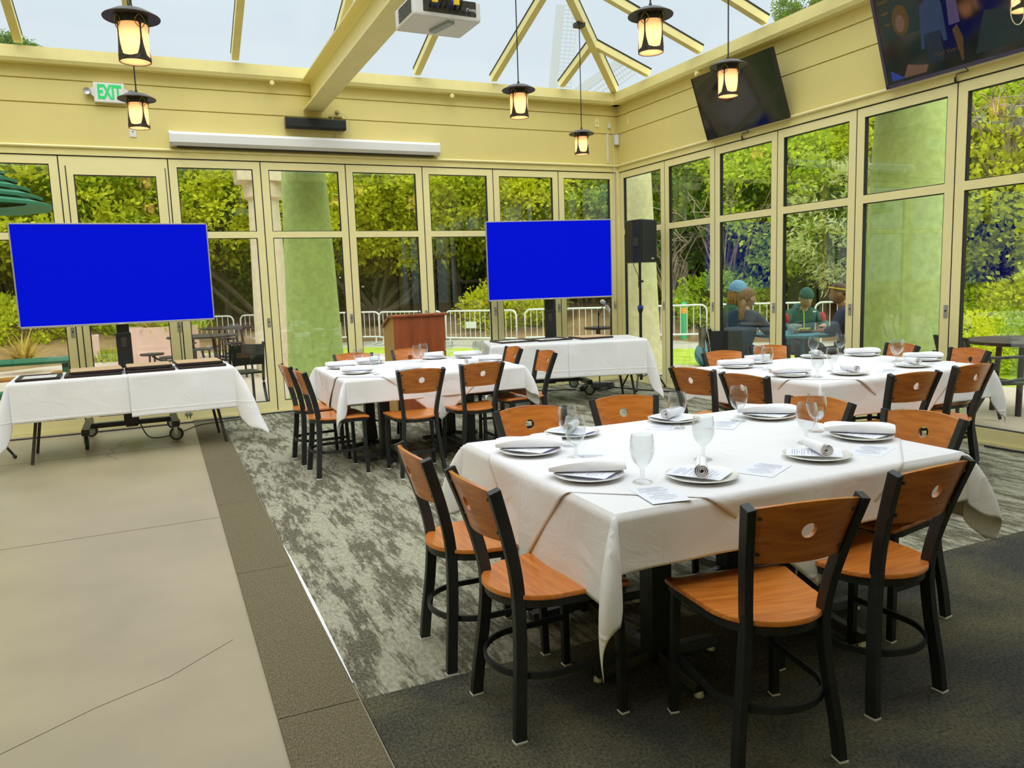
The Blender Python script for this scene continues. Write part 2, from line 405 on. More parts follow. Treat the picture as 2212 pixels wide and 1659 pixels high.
# ------------------------------------------------------------------ mesh helpers
class MB:
    def __init__(s):
        s.v, s.f, s.mi = [], [], []
    def add(s, v, f, mi=0):
        b = len(s.v)
        s.v += [tuple(p) for p in v]
        s.f += [tuple(b + i for i in q) for q in f]
        s.mi += [mi] * len(f)
        return s
    def box(s, c, d, rz=0.0, mi=0):
        hx, hy, hz = d[0] / 2, d[1] / 2, d[2] / 2
        ca, sa = cos(rz), sin(rz)
        vs = []
        for z in (-hz, hz):
            for x, y in ((-hx, -hy), (hx, -hy), (hx, hy), (-hx, hy)):
                vs.append((c[0] + x * ca - y * sa, c[1] + x * sa + y * ca, c[2] + z))
        return s.add(vs, [(3, 2, 1, 0), (4, 5, 6, 7), (0, 1, 5, 4), (1, 2, 6, 5), (2, 3, 7, 6), (3, 0, 4, 7)], mi)
    def b2(s, lo, hi, mi=0):
        return s.box([(a + b) / 2 for a, b in zip(lo, hi)], [abs(b - a) for a, b in zip(lo, hi)], 0, mi)
    def sweep(s, pts, sec, upv=(0, 0, 1), closed=False, mi=0, scales=None):
        # sweep a closed 2-D section (list of (a, b)) along pts; a = side, b = up
        pts = [Vector(p) for p in pts]
        n, k = len(pts), len(sec)
        U = Vector(upv)
        vs = []
        for i, p in enumerate(pts):
            a = pts[i - 1] if (i > 0 or closed) else p
            b = pts[(i + 1) % n] if (i < n - 1 or closed) else p
            d = (b - a)
            d = d.normalized() if d.length > 1e-9 else Vector((0, 0, 1))
            sd = d.cross(U)
            if sd.length < 1e-4:
                sd = d.cross(Vector((1, 0, 0)))
                if sd.length < 1e-4: sd = d.cross(Vector((0, 1, 0)))
            sd.normalize()
            uu = sd.cross(d)
            sc = scales[i] if scales else 1.0
            for x, y in sec:
                vs.append(p + sd * x * sc + uu * y * sc)
        fs = []
        m = n if closed else n - 1
        for i in range(m):
            j = (i + 1) % n
            for q in range(k):
                r = (q + 1) % k
                fs.append((i * k + q, i * k + r, j * k + r, j * k + q))
        if not closed:
            fs.append(tuple(range(k - 1, -1, -1)))
            fs.append(tuple((n - 1) * k + q for q in range(k)))
        return s.add(vs, fs, mi)
    def tube(s, pts, r, n=8, closed=False, mi=0, scales=None, upv=(0, 0, 1)):
        return s.sweep(pts, [(r * cos(2 * PI * i / n), r * sin(2 * PI * i / n)) for i in range(n)], upv, closed, mi, scales)
    def bar(s, p, q, w, h, upv=(0, 0, 1), mi=0):
        return s.sweep([p, q], [(-w / 2, -h / 2), (w / 2, -h / 2), (w / 2, h / 2), (-w / 2, h / 2)], upv, False, mi)
    def lathe(s, prof, n=24, c=(0, 0, 0), mi=0, cap0=True, cap1=True, axis='z'):
        vs, fs = [], []
        for r, z in prof:
            for i in range(n):
                a = 2 * PI * i / n
                if axis == 'z': vs.append((c[0] + r * cos(a), c[1] + r * sin(a), c[2] + z))
                elif axis == 'x': vs.append((c[0] + z, c[1] + r * cos(a), c[2] + r * sin(a)))
                else: vs.append((c[0] + r * sin(a), c[1] + z, c[2] + r * cos(a)))
        for j in range(len(prof) - 1):
            for i in range(n):
                k = (i + 1) % n
                fs.append((j * n + i, j * n + k, (j + 1) * n + k, (j + 1) * n + i))
        if cap0: fs.append(tuple(range(n - 1, -1, -1)))
        if cap1: fs.append(tuple((len(prof) - 1) * n + i for i in range(n)))
        return s.add(vs, fs, mi)
    def prism(s, outline, z0, z1, axis='z', mi=0):
        n = len(outline)
        def P(a, b, z):
            return {'z': (a, b, z), 'y': (a, z, b), 'x': (z, a, b)}[axis]
        vs = [P(a, b, z0) for a, b in outline] + [P(a, b, z1) for a, b in outline]
        fs = [tuple(range(n - 1, -1, -1)), tuple(range(n, 2 * n))]
        for i in range(n):
            j = (i + 1) % n
            fs.append((i, j, n + j, n + i))
        return s.add(vs, fs, mi)
    def ball(s, c, r, nu=14, nv=9, mi=0, fn=None):
        vs = [(0, 0, 1)]
        for j in range(1, nv):
            t = PI * j / nv
            for i in range(nu):
                a = 2 * PI * i / nu
                vs.append((sin(t) * cos(a), sin(t) * sin(a), cos(t)))
        vs.append((0, 0, -1))
        fs = []
        for i in range(nu):
            fs.append((0, 1 + i, 1 + (i + 1) % nu))
        for j in range(nv - 2):
            for i in range(nu):
                k = (i + 1) % nu
                fs.append((1 + j * nu + i, 1 + (j + 1) * nu + i, 1 + (j + 1) * nu + k, 1 + j * nu + k))
        L = len(vs) - 1
        for i in range(nu):
            fs.append((L, 1 + (nv - 2) * nu + (i + 1) % nu, 1 + (nv - 2) * nu + i))
        out = []
        for v in vs:
            q = fn(v) if fn else v
            out.append((c[0] + q[0] * r[0], c[1] + q[1] * r[1], c[2] + q[2] * r[2]))
        return s.add(out, fs, mi)
    def build(s, name, m, parent=None, smooth=False, bevel=0.0, bseg=2, loc=None, fix=True):
        me = bpy.data.meshes.new(name)
        me.from_pydata(s.v, [], s.f)
        ms = m if isinstance(m, (list, tuple)) else [m]
        for k in ms: me.materials.append(MT[k] if isinstance(k, str) else k)
        if len(ms) > 1: me.polygons.foreach_set('material_index', s.mi)
        if fix or bevel:
            bm = bmesh.new(); bm.from_mesh(me)
            if fix: bmesh.ops.recalc_face_normals(bm, faces=bm.faces)
            if bevel:
                es = [e for e in bm.edges if len(e.link_faces) == 2 and e.calc_face_angle(0) > 0.6]
                bmesh.ops.bevel(bm, geom=es, offset=bevel, segments=bseg, affect='EDGES', profile=0.6, clamp_overlap=True)
            bm.to_mesh(me); bm.free()
        if smooth:
            me.polygons.foreach_set('use_smooth', [True] * len(me.polygons))
            try: me.set_sharp_from_angle(angle=math.radians(40))
            except Exception: pass
        o = bpy.data.objects.new(name, me)
        COL.objects.link(o)
        if parent is not None: o.parent = parent
        if loc: o.location = loc
        return o

def tag(o, label, cat, group=None, kind=None):
    if label: o['label'] = label
    if cat: o['category'] = cat
    if group: o['group'] = group
    if kind: o['kind'] = kind
    return o

def thing(name, label, cat, loc=(0, 0, 0), rz=0.0, group=None):
    o = bpy.data.objects.new(name, None)
    COL.objects.link(o)
    o.location = loc
    o.rotation_euler = (0, 0, rz)
    o.empty_display_size = 0.1
    return tag(o, label, cat, group)

def struct(name, loc=(0, 0, 0), rz=0.0):
    o = bpy.data.objects.new(name, None)
    COL.objects.link(o)
    o.location = loc; o.rotation_euler = (0, 0, rz)
    o['kind'] = 'structure'
    return o

def st(o):
    o['kind'] = 'structure'
    return o

def dup(root, loc, rz, label, group=None):
    r = root.copy(); COL.objects.link(r)
    r.location = loc; r.rotation_euler = (0, 0, rz); r['label'] = label
    if group: r['group'] = group
    for ch in list(root.children):
        c = ch.copy(); COL.objects.link(c); c.parent = r
        for g in list(ch.children):
            d = g.copy(); COL.objects.link(d); d.parent = c
    return r

def text_obj(name, body, size, m, parent, loc, rot, ext=0.001, off=0.0, sx=1.0):
    cu = bpy.data.curves.new(name, 'FONT')
    cu.body = body; cu.size = size; cu.extrude = ext; cu.offset = off
    cu.align_x = 'CENTER'; cu.align_y = 'CENTER'
    tmp = bpy.data.objects.new(name + '_tmp', cu); COL.objects.link(tmp)
    dg = bpy.context.evaluated_depsgraph_get(); dg.update()
    me = bpy.data.meshes.new_from_object(tmp.evaluated_get(dg))
    bpy.data.objects.remove(tmp)
    me.materials.clear(); me.materials.append(MT[m])
    o = bpy.data.objects.new(name, me); COL.objects.link(o)
    o.parent = parent; o.location = loc; o.rotation_euler = rot; o.scale = (sx, 1, 1)
    return o

def bez(a, b, c, d, n=12):
    a, b, c, d = map(Vector, (a, b, c, d))
    return [a * (1 - t) ** 3 + b * 3 * t * (1 - t) ** 2 + c * 3 * t * t * (1 - t) + d * t ** 3
            for t in [i / n for i in range(n + 1)]]
# ------------------------------------------------------------------ the room shell
XL, YF = -9.5, -11.5
H0, G1, G2, ZB, ZE = 2.972, 3.4997, 3.7427, 3.878, 4.03

b = MB().b2((XL - .2, YF - .2, -.15), (0.06, 0.06, 0))
st(b.build('floor', 'concrete'))
s = MB()
s.b2((-5.577, YF, 0.0005), (-0.01, -0.01, 0.008))
st(s.build('floor_carpet', 'carpet'))
s = MB()
for (y0, y1) in ((-0.01, -2.6), (-2.605, -4.05), (-4.055, -5.5), (-5.505, -7.02), (-7.025, -8.5), (-8.505, YF)):
    s.b2((-5.865, y1, 0.0005), (-5.585, y0, 0.009))
st(s.build('floor_border', 'strip'))
# the pale seam where the border has shrunk away from the carpet
pts_l, pts_r = [], []
for i in range(13):
    t = i / 12
    y = -5.15 - 1.75 * t
    w = 0.001 + 0.010 * sin(PI * t)
    pts_l.append((-5.581 - w * .4, y)); pts_r.append((-5.579 + w * .8, y))
s = MB().prism(pts_l + pts_r[::-1], 0.0085, 0.0098)
st(s.build('trim_seam', 'housing'))
s = MB()
def ground_line(s, pts, w, z=0.0006):
    for a, c in zip(pts[:-1], pts[1:]):
        s.bar((a[0], a[1], z), (c[0], c[1], z), w, 0.0012)
ground_line(s, [(XL, -4.38), (-5.87, -4.33)], 0.003)
ground_line(s, [(XL, -1.62), (-5.87, -1.55)], 0.003)
st(s.build('floor_joint', 'crack'))
s = MB()
ground_line(s, [(-6.55, -0.92), (-6.6, -1.12), (-6.56, -1.2), (-6.66, -1.36), (-6.62, -1.5), (-6.68, -1.66), (-6.6, -1.8), (-6.57, -1.9)], 0.004)
ground_line(s, [(-6.8, -6.85), (-6.45, -6.62), (-6.2, -6.5), (-5.95, -6.28)], 0.0018)
st(s.build('floor_crack', 'crack'))

def siding(name, lo, hi, axis):
    # upper wall: three flat boards with narrow shadow grooves between them
    m = MB()
    for z0, z1 in ((H0 + .003, G1 - .006), (G1 + .006, G2 - .006), (G2 + .006, 4.02)):
        m.b2((lo[0], lo[1], z0), (hi[0], hi[1], z1))
    if axis == 'y': m.b2((lo[0], lo[1] + .02 if hi[1] > 0 else lo[1], H0 + .003), (hi[0], hi[1] if hi[1] > 0 else hi[1] - .02, 4.02))
    else: m.b2((lo[0] + .02, lo[1], H0 + .003), (hi[0], hi[1], 4.02))
    return st(m.build(name, 'wall'))
siding('wall_back', (XL, 0.0, 0), (0.2, 0.2, 0), 'y')
siding('wall_right', (0.0, YF, 0), (0.2, -0.001, 0), 'x')
s = MB().b2((XL - .2, YF, 0), (XL, 0.2, 4.02))
s.prism([(0.2, 4.0), (YF, 4.0), (-9.3, 4.05), (-4.7, 5.78)], XL - .2, XL, 'x')
st(s.build('wall_left', 'wall'))
st(MB().b2((XL - .2, YF - .2, 0), (0.2, YF, 4.02)).build('wall_front', 'wall'))
st(MB().b2((XL - .2, YF - .2, 4.02), (0.2, -9.32, 4.2)).build('ceiling', 'wall'))

# header strip and the round conduit on it, eave beams
s = MB().b2((XL, -0.012, H0 + .003), (-0.012, 0.0, 3.045)); st(s.build('trim_1', 'beam'))
s = MB().b2((-0.012, YF, H0 + .003), (0.0, -0.0, 3.045)); st(s.build('trim_2', 'beam'))
st(MB().tube([(XL, -0.022, 3.06), (-0.06, -0.022, 3.06), (-0.03, -0.03, 3.06), (-0.022, -0.06, 3.06), (-0.022, -5, 3.06), (-0.022, YF, 3.06)], 0.016, 8).build('trim_3', 'frame', smooth=True))
eave = [(-.0, ZB), (-.11, ZB + .02), (-.11, ZE), (0.2, 4.10), (0.2, 4.10)]
s = MB().prism([(y, z) for y, z in ((0.0, ZB), (-.10, ZB), (-.12, ZB + .035), (-.12, ZE), (.0, ZE + .01), (.2, ZE), (.2, ZE - .1), (0.0, ZE - .1))], XL, 0.0, 'x')
st(s.build('trim_eave_back', 'beam'))
s = MB().prism([(x, z) for x, z in ((0.0, ZB), (-.10, ZB), (-.12, ZB + .035), (-.12, ZE), (.0, ZE + .01), (.2, ZE), (.2, ZE - .1), (0.0, ZE - .1))], YF, 0.0, 'y')
st(s.build('trim_eave_right', 'beam'))
st(MB().b2((-0.045, -0.045, 0), (0.05, 0.05, H0)).build('trim_corner', 'frame'))
st(MB().b2((XL, -0.012, 0), (-0.05, 0.055, 0.03)).build('trim_sill_back', 'frame'))
st(MB().b2((-0.012, YF, 0), (0.055, -0.05, 0.03)).build('trim_sill_right', 'frame'))

# folding glass door leaves
def door(n, wall, a, c, single=False):
    w = abs(c - a) - 0.012
    r = struct('door_%d' % n, ((a + .006, 0, 0) if wall == 'back' else (0, a - .006, 0)), 0 if wall == 'back' else -PI / 2)
    H = H0 - .008
    sw, tr, br, m0, m1, z0 = .082, .085, .11, 2.092, 2.166, .032
    if single: sw, tr = .125, .19
    f = MB()
    f.b2((0, 0, z0), (sw, .05, H)); f.b2((w - sw, 0, z0), (w, .05, H))
    f.b2((sw, 0, H - tr), (w - sw, .05, H)); f.b2((sw, 0, m0), (w - sw, .05, m1)); f.b2((sw, 0, z0), (w - sw, .05, z0 + br))
    f.build('frame', 'frame', r)
    g = MB()
    for q0, q1 in ((z0 + br, m0), (m1, H - tr)):
        for bx in (((sw, q0), (sw + .009, q1)), ((w - sw - .009, q0), (w - sw, q1)), ((sw, q0), (w - sw, q0 + .007)), ((sw, q1 - .007), (w - sw, q1))):
            g.b2((bx[0][0], .006, bx[0][1]), (bx[1][0], .044, bx[1][1]))
    if single:
        g.b2((.052, -.002, z0), (.062, .002, H - .1)); g.b2((w - .03, -.002, z0), (w - .022, .002, H - .1))
    g.build('gasket', 'gasket', r)
    for q0, q1 in ((z0 + br, m0), (m1, H - tr)):
        MB().b2((sw + .004, .032, q0 + .004), (w - sw - .004, .038, q1 - .004)).build('glass_pane', 'glass', r)
    lp = MB().b2((w - .045, -.006, 1.04), (w - .008, 0, 1.15)).build('lock_plate', 'plate_metal', r, bevel=.003)
    MB().lathe([(.008, -.009), (.008, -.006)], 10, (w - .026, 0, 1.10), axis='y').build('keyhole', 'black', lp)
    if wall == 'back' and n == 3:
        MB().b2((w - .05, -.014, .07), (w + .03, 0, .10)).build('latch', 'plate_metal', r, bevel=.004)
    return r
bx = [XL, -8.03, -6.961, -5.893, -4.904, -3.907, -2.927, -1.947, -.969, -.05]
for i in range(9): door(i + 1, 'back', bx[i], bx[i + 1], i == 2)
ry = [-.05, -1.115, -2.116, -3.137, -4.164, -5.173, -6.19, -7.2, -8.21, -9.22, -10.3, YF]
for i in range(11): door(i + 10, 'right', ry[i], ry[i + 1])
g = MB()
for x in bx[1:-1]: g.b2((x - .006, .004, .03), (x + .006, .05, H0 - .006))
g.b2((XL, -.003, H0 - .008), (-.05, .03, H0 + .003))
st(g.build('trim_gap_back', 'gasket'))
g = MB()
for y in ry[1:-1]: g.b2((.004, y - .006, .03), (.05, y + .006, H0 - .006))
g.b2((-.003, YF, H0 - .008), (.03, -.05, H0 + .003))
st(g.build('trim_gap_right', 'gasket'))

# glass roof: rafters, hips, ridge, panes
SL = .36
def zr(d): return ZE - .01 + SL * d
RD = 4.62
def rafter(p, q, w=.078, h=.10):
    p, q = Vector(p), Vector(q)
    m = MB()
    m.sweep([p, q], [(-w / 2, 0), (w / 2, 0), (w / 2, h), (-w / 2, h)])
    o = st(m.build('beam_rafter', 'beam'))
    MB().sweep([p, q], [(-w / 2 - .005, h - .018), (-w / 2, h - .018), (-w / 2, h), (-w / 2 - .005, h)]).build('glazing_bead', 'gasket', o)
    MB().sweep([p, q], [(w / 2, h - .018), (w / 2 + .005, h - .018), (w / 2 + .005, h), (w / 2, h)]).build('glazing_bead', 'gasket', o)
    return o
for x in (-9.2, -8.23, -7.19, -6.15, -5.10, -4.03, -2.96, -1.93, -.93):
    d = min(RD, -x)
    rafter((x, -.1, zr(.1)), (x, -d, zr(d)))
    rafter((x, -9.24, zr(0)), (x, -9.24 + d, zr(d)))
for y in (-.91, -1.966, -3.037, -4.1, -5.15, -6.2, -7.24, -8.3):
    d = min(RD, -y, 9.24 + y)
    rafter((-.1, y, zr(.1)), (-d, y, zr(d)))
rafter((-.08, -.08, zr(.08) - .03), (-RD, -RD, zr(RD) - .03), .085, .14)
rafter((-.08, -9.16, zr(.08) - .03), (-RD, -RD, zr(RD) - .03), .085, .14)
rafter((-RD, -RD, zr(RD)), (XL, -RD, zr(RD)), .09, .14)
zo = .112
def pane(vs):
    v = [Vector(p) for p in vs]
    m = MB()
    m.add([(p.x, p.y, p.z + zo) for p in v] + [(p.x, p.y, p.z + zo + .006) for p in v],
          [tuple(range(len(v) - 1, -1, -1)), tuple(range(len(v), 2 * len(v)))])
    return m
wn = 1
for vs in ([(XL, .5, zr(-.5)), (.5, .5, zr(-.5)), (-RD, -RD, zr(RD)), (XL, -RD, zr(RD))],
           [(.5, .5, zr(-.5)), (.5, -9.74, zr(-.5)), (-RD, -RD, zr(RD))],
           [(XL, -9.74, zr(-.5)), (.5, -9.74, zr(-.5)), (-RD, -RD, zr(RD)), (XL, -RD, zr(RD))]):
    st(pane(vs).build('window_%d' % wn, 'roofglass')); wn += 1

# the wide-flange tie beam across the room
BX = -4.255
prof = [(-.115, 3.565), (.115, 3.565), (.115, 3.583), (.03, 3.592), (.012, 3.615), (.012, 3.86), (.03, 3.883), (.115, 3.892), (.115, 3.91),
        (-.115, 3.91), (-.115, 3.892), (-.03, 3.883), (-.012, 3.86), (-.012, 3.615), (-.03, 3.592), (-.115, 3.583)]
st(MB().prism([(BX + a, z) for a, z in prof], -9.3, -.015, 'y').build('beam_tie', 'beam'))
# ------------------------------------------------------------------ chairs
def smooth_path(pts, k=4):
    # Catmull-Rom through pts
    P = [Vector(p) for p in pts]
    out = []
    for i in range(len(P) - 1):
        p0, p1, p2, p3 = P[max(i - 1, 0)], P[i], P[i + 1], P[min(i + 2, len(P) - 1)]
        for j in range(k):
            t = j / k
            out.append(0.5 * ((2 * p1) + (p2 - p0) * t + (2 * p0 - 5 * p1 + 4 * p2 - p3) * t * t + (3 * p1 - p0 - 3 * p2 + p3) * t ** 3))
    out.append(P[-1])
    return out

POST = [(.170, -.012, .004), (.160, -.002, .12), (.140, .015, .28), (.127, .022, .43), (.134, .010, .54), (.152, -.022, .67), (.178, -.075, .835)]
def post_at(z):
    pp = smooth_path(POST, 8)
    for a, c in zip(pp[:-1], pp[1:]):
        if a.z <= z <= c.z:
            return a.lerp(c, (z - a.z) / (c.z - a.z))
    return pp[-1]

def seat_outline(off=0.0, n=26):
    # pear shape: round at the back (y small), wide and square at the front
    pts = []
    for i in range(n + 1):
        a = PI + PI * i / n
        pts.append(((.188 + off) * cos(a), .165 + (.195 + off) * sin(a)))
    f = [(.200 + off, .26), (.212 + off, .345), (.205 + off, .392 + off * .5), (.185 + off, .405 + off), (.09, .414 + off), (-.09, .414 + off),
         (-.185 - off, .405 + off), (-.205 - off, .392 + off * .5), (-.212 - off, .345), (-.200 - off, .26)]
    return pts + f

def make_chair(label, group):
    t = thing('dining_chair', label, 'chair', (0, 0, 0), 0, group)
    # seat: plywood pan slightly dished, front edge rolling down
    ol = seat_outline()
    rings = [0.0, .35, .65, .88, 1.0]
    cx, cyy = 0.0, .20
    def zt(x, y):
        d = (x / .21) ** 2 + ((y - .2) / .21) ** 2
        return .462 + .007 * min(d, 1.2) - (.55 * max(0, y - .36) ** 1.25)
    m = MB()
    n = len(ol)
    vs = [(cx, cyy, zt(cx, cyy))]
    for k in rings[1:]:
        for x, y in ol:
            X, Y = cx + (x - cx) * k, cyy + (y - cyy) * k
            vs.append((X, Y, zt(X, Y)))
    L = len(vs)
    fs = [(0, 1 + i, 1 + (i + 1) % n) for i in range(n)]
    for r_ in range(len(rings) - 2):
        for i in range(n):
            j = (i + 1) % n
            fs.append((1 + r_ * n + i, 1 + (r_ + 1) * n + i, 1 + (r_ + 1) * n + j, 1 + r_ * n + j))
    for dz, kk in ((.004, 1.012), (.014, 1.012), (.018, .99)):
        for x, y in ol:
            X, Y = cx + (x - cx) * kk, cyy + (y - cyy) * kk
            vs.append((X, Y, zt(x, y) - dz))
    base = L - n
    for q in range(3):
        for i in range(n):
            j = (i + 1) % n
            fs.append((base + q * n + i, base + (q + 1) * n + i, base + (q + 1) * n + j, base + q * n + j))
    fs.append(tuple(len(vs) - n + i for i in range(n)))
    m.add(vs, fs)
    m.build('seat', 'wood', t, smooth=True)
    # flat hoop under the seat
    hoop = [(x * .95, .2 + (y - .2) * .95, .437) for x, y in ol]
    MB().sweep(hoop, [(-.004, -.012), (.004, -.012), (.004, .012), (-.004, .012)], closed=True).build('seat_frame', 'black_metal', t)
    # rear legs run up into the back posts; front legs are straight
    for sx_ in (-1, 1):
        pp = [Vector((p.x * sx_, p.y, p.z)) for p in smooth_path(POST, 5)]
        mm = MB().sweep(pp, [(-.0135, -.02), (.0135, -.02), (.0135, .02), (-.0135, .02)], upv=(0, 1, 0))
        lg = mm.build('leg', 'black_metal', t, bevel=.003)
        MB().box((sx_ * .170, -.012, .003), (.03, .042, .006)).build('glide', 'white', lg)
        mm = MB().sweep([(sx_ * .190, .372, .004), (sx_ * .183, .362, .44)], [(-.0135, -.0135), (.0135, -.0135), (.0135, .0135), (-.0135, .0135)], upv=(0, 1, 0))
        lg = mm.build('leg', 'black_metal', t, bevel=.003)
        MB().box((sx_ * .190, .372, .003), (.03, .03, .006)).build('glide', 'white', lg)
    # hoop stretcher, open towards the front
    hp = [(.176, .365, .2)] + [(.178 * cos(PI * i / 22), .135 + .165 * -sin(PI * i / 22), .2) for i in range(23)] + [(-.176, .365, .2)]
    MB().sweep(hp, [(-.0045, -.011), (.0045, -.011), (.0045, .011), (-.0045, .011)]).build('stretcher', 'black_metal', t)
    # bent plywood back with a finger hole
    Z0, Z1, hz, hr, N = .655, .828, .755, .023, 56
    def bend(u, z, th):
        p = post_at(min(z, .834))
        hw = p.x - .008
        y = p.y - .034 * (1 - u * u) + th
        return (u * hw, y, z)
    def top(u): return Z1 + .017 * (1 - u * u)
    bound = []
    for i in range(N):
        a = 2 * PI * i / N
        ca, sa = cos(a), sin(a)
        lu = 1.0 / abs(ca) if abs(ca) > 1e-6 else 1e9       # distance in u units to side
        # march to the border along the ray in (u*.16, z) space
        best = None
        lo_, hi_ = 0.0, .5
        for _ in range(40):
            mid = (lo_ + hi_) / 2
            u, z = mid * ca / .155, hz + mid * sa
            if abs(u) <= 1 and Z0 <= z <= top(u): lo_ = mid
            else: hi_ = mid
        bound.append((lo_ * ca / .155, hz + lo_ * sa))
    # snap the four nearest rays to the corners
    for cu, cz in ((1, top(1)), (-1, top(1)), (1, Z0), (-1, Z0)):
        k = min(range(N), key=lambda i: ((bound[i][0] - cu) * .155) ** 2 + (bound[i][1] - cz) ** 2)
        bound[k] = (cu, cz)
    R = 7
    vs, fs = [], []
    for side, th in ((0, .007), (1, -.007)):
        for r_ in range(R):
            k = r_ / (R - 1)
            for i in range(N):
                a = 2 * PI * i / N
                u0, z0 = hr * cos(a) / .155, hz + hr * sin(a)
                vs.append(bend(u0 + (bound[i][0] - u0) * k, z0 + (bound[i][1] - z0) * k, th))
    for side in (0, 1):
        o = side * R * N
        for r_ in range(R - 1):
            for i in range(N):
                j = (i + 1) % N
                q = (o + r_ * N + i, o + (r_ + 1) * N + i, o + (r_ + 1) * N + j, o + r_ * N + j)
                fs.append(q if side == 0 else q[::-1])
    for i in range(N):
        j = (i + 1) % N
        fs.append((i, j, R * N + j, R * N + i))
        a, c = (R - 1) * N + i, (R - 1) * N + j
        fs.append((a, R * N + a, R * N + c, c))
    bk = MB().add(vs, fs).build('backrest', 'wood_back', t, smooth=True)
    for sx_ in (-1, 1):
        for z in (.685, .80):
            p = bend(sx_ * .88, z, -.009)
            MB().lathe([(.006, -.002), (.006, .003), (.003, .004)], 8, p, axis='y').build('screw', 'bronze', bk)
    return t

# ------------------------------------------------------------------ table linen
ST_ = [0, .012, .035, .07, .11] + [.15 + .85 * i / 20 for i in range(21)]
def drape_point(x, y, hx, hy, z, amp, kf, tips, flare, ph, ret=.72):
    R_ = .022
    ox = max(0.0, abs(x) - hx); oy = max(0.0, abs(y) - hy)
    sx_, sy_ = (1 if x > 0 else -1), (1 if y > 0 else -1)
    if ox == 0 and oy == 0:
        return (x, y, z + .0010 * sin(x * 7 + ph[0]) * sin(y * 6 + ph[1]))
    if ox and oy:
        k = tips[(0 if sx_ < 0 else 1) + (0 if sy_ < 0 else 2)]
        d = math.hypot(ox, oy) * (1 + (k - 1) * min(1, 2 * min(ox, oy) / max(ox, oy)))
        th = math.atan2(oy, ox)
        w = sin(2 * th)
        # the corner falls as a folded cone: pinched beside the edges, thrown out along the diagonal
        ph_ = flare * (.15 + 2.0 * w ** 1.5)
        rad = (sin(ph_) * (1 - ret * min(1, d / .6)) - .03 * sin(4 * th) ** 2) * d
        dz = d * cos(ph_)
        out = min(1, d / R_) * R_ * .6
        return (sx_ * (hx + cos(th) * (rad + out)), sy_ * (hy + sin(th) * (rad + out)), z - max(0, dz - .3 * R_ * (1 - math.exp(-d / R_))))
    d = ox or oy
    t_ = y if ox else x
    rip = amp * min(1, d / .15) * (sin(kf * t_ + ph[2 + (sx_ > 0) + 2 * bool(oy)]) + .5 * sin(2.3 * kf * t_ + ph[5]))
    out = R_ * .6 * min(1, d / R_) + flare * .25 * d + rip
    zz = z - max(0, d - .3 * R_ * (1 - math.exp(-d / R_)))
    return (sx_ * (hx + out), y, zz) if ox else (x, sy_ * (hy + out), zz)

def finish_cloth(m, name, loc, rz, label, group, mname, thick):
    o = m.build(name, mname, smooth=True, fix=False)
    o.location = (loc[0], loc[1], 0); o.rotation_euler = (0, 0, rz)
    so = o.modifiers.new('cloth_thickness', 'SOLIDIFY'); so.thickness = thick; so.offset = 1
    return tag(o, label, 'tablecloth', group)

def drape(name, hx, hy, z, ext, label, group, loc, rz=0.0, amp=.006, kf=9.0, tips=(1, 1, 1, 1), flare=.10, seed=1, mname='cloth', nx=64, drops=None, thick=.0012, ret=.72):
    """a cloth lying square on a table of half size hx, hy and hanging over its edges by ext"""
    rg = random.Random(seed)
    ph = [rg.uniform(0, 6.28) for _ in range(8)]
    def xs(h, d0, d1, n):
        st_ = ST_
        a = [-h - d0 * k for k in st_[:0:-1]]
        return a + [-h + 2 * h * i / n for i in range(n + 1)] + [h + d1 * k for k in st_[1:]]
    dl, dr, df, db = drops if drops else (ext, ext, ext, ext)
    def axis(h, d0, d1, n):
        # a negative drop ends the cloth on the table top
        if d0 < 0: return [-h - d0 + (2 * h + d0) * i / n for i in range(n + 1)] + [h + d1 * k for k in ST_[1:]]
        if d1 < 0: return [-h - d0 * k for k in ST_[:0:-1]] + [-h + (2 * h + d1) * i / n for i in range(n + 1)]
        return xs(h, d0, d1, n)
    X = axis(hx, dl, dr, nx); Y = axis(hy, df, db, max(8, int(nx * hy / hx)))
    vs = [drape_point(x, y, hx, hy, z, amp, kf, tips, flare, ph, ret) for y in Y for x in X]
    nX = len(X)
    fs = [(j * nX + i, j * nX + i + 1, (j + 1) * nX + i + 1, (j + 1) * nX + i) for j in range(len(Y) - 1) for i in range(nX - 1)]
    return finish_cloth(MB().add(vs, fs), name, loc, rz, label, group, mname, thick)

def drape_diag(name, hx, hy, z, ea, eb, label, group, loc, amp=.008, kf=7.0, flare=.12, seed=1, n=110, skew=0.0, thick=.0012):
    """a second cloth laid cornerwise: its four corners hang over the middles of the table edges"""
    rg = random.Random(seed)
    ph = [rg.uniform(0, 6.28) for _ in range(8)]
    A, B = hx + ea, hy + eb
    vs = []
    for j in range(n + 1):
        for i in range(n + 1):
            u, v = -1 + 2 * i / n, -1 + 2 * j / n
            x, y = A * (u + v) / 2, B * (u - v) / 2
            x, y = x + skew * y, y - skew * x
            vs.append(drape_point(x, y, hx, hy, z, amp, kf, (1, 1, 1, 1), flare, ph))
    N = n + 1
    fs = [(j * N + i, (j + 1) * N + i, (j + 1) * N + i + 1, j * N + i + 1) for j in range(n) for i in range(n)]
    return finish_cloth(MB().add(vs, fs), name, loc, 0.0, label, group, 'cloth', thick)

